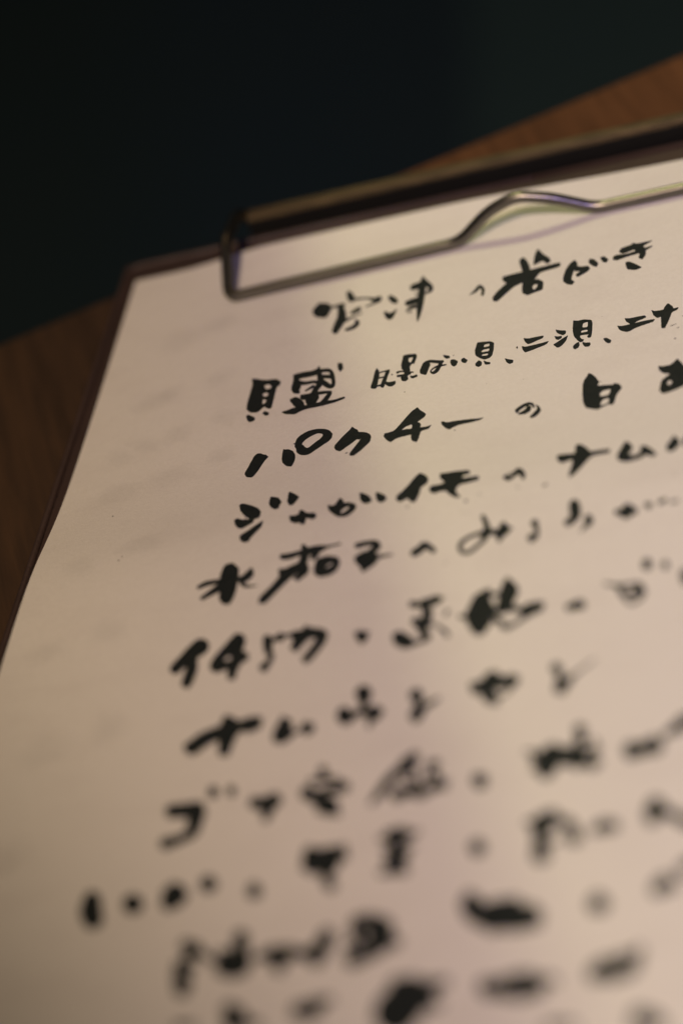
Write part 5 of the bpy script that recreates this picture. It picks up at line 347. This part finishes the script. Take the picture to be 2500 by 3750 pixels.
 (11, 0.2, ['S6811,-13185 6844,-13179 6876,-13173 6905,-13168 6926,-13162 6943,-13151 6959,-13136 6980,-13120 7002,-13104|6734,-13005 6759,-12982 6784,-12957 6813,-12935 6847,-12919 6882,-12917 6915,-12926 6943,-12938 6970,-12949|6721,-13121 7032,-13021', 'S7006,-13019 7042,-13022 7080,-13027 7119,-13028 7157,-13018 7186,-12985 7194,-12946 7193,-12917 7192,-12894|6993,-12889 7029,-12891 7066,-12894 7095,-12895 7108,-12895 7109,-12900 7114,-12898 7123,-12880 7134,-12859|6960,-12952 7170,-12849', 'S6921,-13202 6964,-13195 7009,-13190 7053,-13183 7093,-13170 7124,-13149 7145,-13123 7159,-13099 7174,-13077|6895,-13100 6938,-13090 6982,-13080 7021,-13071 7052,-13062 7073,-13053 7091,-13042 7110,-13028 7131,-13013|6878,-13156 7170,-13028']),
 (12, 0.2, ['S7156,-13734 7181,-13747 7205,-13760 7230,-13772 7255,-13781 7281,-13786 7307,-13789 7333,-13790 7359,-13793|7191,-13527 7216,-13538 7241,-13548 7266,-13560 7290,-13574 7314,-13592 7337,-13612 7360,-13634 7383,-13655|7104,-13598 7417,-13746']),
 (12, 0.2, ['S6407,-13646 6465,-13647 6523,-13649 6580,-13650 6638,-13651|6395,-13546 6454,-13553 6512,-13561 6571,-13569 6629,-13576|6369,-13594 6657,-13615']),
 (12, 0.2, ['S2973,-13075 3015,-13078 3057,-13081 3099,-13083 3140,-13086|2954,-12987 2997,-12993 3039,-12999 3082,-13006 3125,-13012|2934,-13028 3157,-13051']),
]
SPLASH = '5323,-3287,11 5331,-3315,8 5018,-3909,4 4035,-3739,8 5324,-3304,12 7111,-3496,8 7130,-3498,9 7148,-3488,8 7166,-3483,7 7192,-3565,9 7204,-3561,7 7170,-3771,12 7245,-3350,7 4737,-4731,10 4393,-6157,13 5047,-6249,20 5187,-6168,11 5605,-6178,12 5003,-6443,5 5051,-6466,6 5090,-6463,5 5132,-6481,5 5900,-6245,16 5914,-6223,17 7299,-6470,8 7065,-6217,5 6304,-6367,5 6265,-6371,5 4918,-7247,11 5553,-7353,7 7031,-7305,5 6568,-7481,5 747,-5133,11 1060,-6125,11 1086,-6062,9 6299,-3021,4 5451,-3966,4'

def pts_of(t): return [tuple(int(q) * .02 for q in p.split(',')) for p in t.split()]
def rough_loop(L, rough, rng):
    out = []
    n = len(L)
    for i in range(n):           # cut corners once, then break up long sides
        a, b_ = L[i], L[(i + 1) % n]
        out.append((a[0] * .85 + b_[0] * .15, a[1] * .85 + b_[1] * .15)); out.append((a[0] * .15 + b_[0] * .85, a[1] * .15 + b_[1] * .85))
    if rough < .35: return out
    dens = []
    for i in range(len(out)):
        a, b_ = out[i], out[(i + 1) % len(out)]
        d = math.hypot(b_[0] - a[0], b_[1] - a[1]); k = max(1, min(12, int(d / .22)))
        for q in range(k):
            t = q / k; j = rough * .045 if q or k == 1 else rough * .02
            dens.append((a[0] + (b_[0] - a[0]) * t + rng.uniform(-j, j), a[1] + (b_[1] - a[1]) * t + rng.uniform(-j, j)))
    return dens
def add_faces(bm, loops, tris, dz):
    flat = [p for l in loops for p in l]
    vs = [bm.verts.new((x * MM, y * MM, 0)) for x, y in flat]
    for t in tris:
        try: bm.faces.new([vs[k] for k in t])
        except ValueError: pass
def settle(bm, dz):
    for _ in range(3):
        long = [e for e in bm.edges if e.calc_length() > 2.2 * MM]
        if not long: break
        bmesh.ops.subdivide_edges(bm, edges=long, cuts=1, use_grid_fill=False)
    bmesh.ops.triangulate(bm, faces=bm.faces[:])
    for v_ in bm.verts: v_.co.z = (lift(v_.co.y / MM) + dz) * MM
    for f in bm.faces:
        f.normal_update()
        if f.normal.z < 0: f.normal_flip()
line_obj = {}
rng = random.Random(7)
for ln, rough, parts in INK:
    if ln not in line_obj:
        e = empty('text_line'); e.parent = sheet; line_obj[ln] = e
    big = bmesh.new(); me_all = None
    for q, t in enumerate(parts):
        bm = bmesh.new(); dz = .03 + .004 * q
        loops = [pts_of(x) for x in t[1:].split('|')]
        if t[0] == 'P':
            loops = [rough_loop(l, rough, rng) for l in loops]
            tris = tessellate_polygon([[Vector((x, y, 0)) for x, y in l] for l in loops])
            add_faces(bm, loops, tris, dz)
        else:
            Lh, Rh, (a0, a1) = loops
            vl = [bm.verts.new((x * MM, y * MM, 0)) for x, y in Lh]; vr = [bm.verts.new((x * MM, y * MM, 0)) for x, y in Rh]
            for i in range(len(vl) - 1): bm.faces.new((vl[i], vr[i], vr[i + 1], vl[i + 1]))
            for tip, l_, r_ in ((a0, vl[0], vr[0]), (a1, vl[-1], vr[-1])):
                c = [(l_.co + r_.co) / 2, Vector((tip[0] * MM, tip[1] * MM, 0))]
                d = c[1] - c[0]; hw = (l_.co - r_.co) / 2
                arc = [bm.verts.new(c[0] + hw * math.cos(th) + d * math.sin(th)) for th in (math.pi * .25, math.pi * .5, math.pi * .75)]
                bm.faces.new([l_] + arc + [r_])
        settle(bm, dz)
        tmp = bpy.data.meshes.new('tmp'); bm.to_mesh(tmp); bm.free(); big.from_mesh(tmp); bpy.data.meshes.remove(tmp)
    from_bm('brush_character', big, M_ink, line_obj[ln])
bm = bmesh.new()
for t in SPLASH.split():
    x, y, r_ = (int(q) * .02 for q in t.split(','))
    n = 9; vs = []
    for k in range(n):
        a = 2 * math.pi * k / n; rr = r_ * rng.uniform(.7, 1.25)
        xx, yy = x + rr * math.cos(a), y + rr * math.sin(a)
        vs.append(bm.verts.new((xx * MM, yy * MM, (lift(yy) + .03) * MM)))
    bm.faces.new(vs)
sp = from_bm('ink_specks', bm, M_spl, sheet); sp['kind'] = 'stuff'

# grey ghosts of writing on the back of the sheet, soft-edged
M_ghost, nt, b = mat('show_through_stain'); b.inputs['Base Color'].default_value = (.16, .15, .155, 1); b.inputs['Roughness'].default_value = .9
b.inputs['Specular IOR Level'].default_value = 0
at = nt.nodes.new('ShaderNodeAttribute'); at.attribute_name = 'stain'; nt.links.new(at.outputs['Fac'], b.inputs['Alpha'])
bm = bmesh.new(); lay = bm.verts.layers.float.new('stain')
GHOST = [(18, -33, 9, 3, .15), (28, -29, 7, 2.6, .3), (15, -57, 7, 2.6, .1), (20, -55, 5, 2.2, .2), (32, -53, 6, 2.6, .3), (11, -78, 3.5, 3, .9), (17, -75, 3.5, 4.2, .9), (25, -73, 5, 3, .3), (36, -70, 4, 3, .8),
         (14, -93, 8, 3, .25), (26, -90, 8, 2.8, .2), (38, -86, 5, 2.6, .3), (12, -122, 5, 3, .5), (26, -118, 8, 2.6, .2), (10, -150, 6, 2.8, .3), (24, -147, 5, 3.6, .6), (16, -182, 8, 3.4, .2), (30, -178, 5, 4, .5), (15, -212, 6, 3.4, .4)]
for gx, gy, la, lb, ga in GHOST:
    rings = []
    for rad, den in ((0, .055), (.5, .04), (.8, .016), (1.0, 0.0)):
        ring = []
        for k in range(1 if rad == 0 else 14):
            a = 2 * math.pi * k / 14; wob = rng.uniform(.75, 1.25) if rad else 1
            px, py = la * .9 * rad * math.cos(a) * wob, lb * 1.6 * rad * math.sin(a) * wob
            X = gx + px * math.cos(ga) - py * math.sin(ga); Yy = gy + px * math.sin(ga) + py * math.cos(ga)
            v_ = bm.verts.new((max(X, .5) * MM, Yy * MM, (lift(Yy) + .02) * MM)); v_[lay] = den * rng.uniform(.7, 1.2); ring.append(v_)
        rings.append(ring)
    for k in range(14): bm.faces.new((rings[0][0], rings[1][k], rings[1][(k + 1) % 14]))
    for r0, r1 in zip(rings[1:], rings[2:]):
        for k in range(14): bm.faces.new((r0[k], r1[k], r1[(k + 1) % 14], r0[(k + 1) % 14]))
gh = from_bm('show_through', bm, M_ghost, sheet); gh['kind'] = 'stuff'
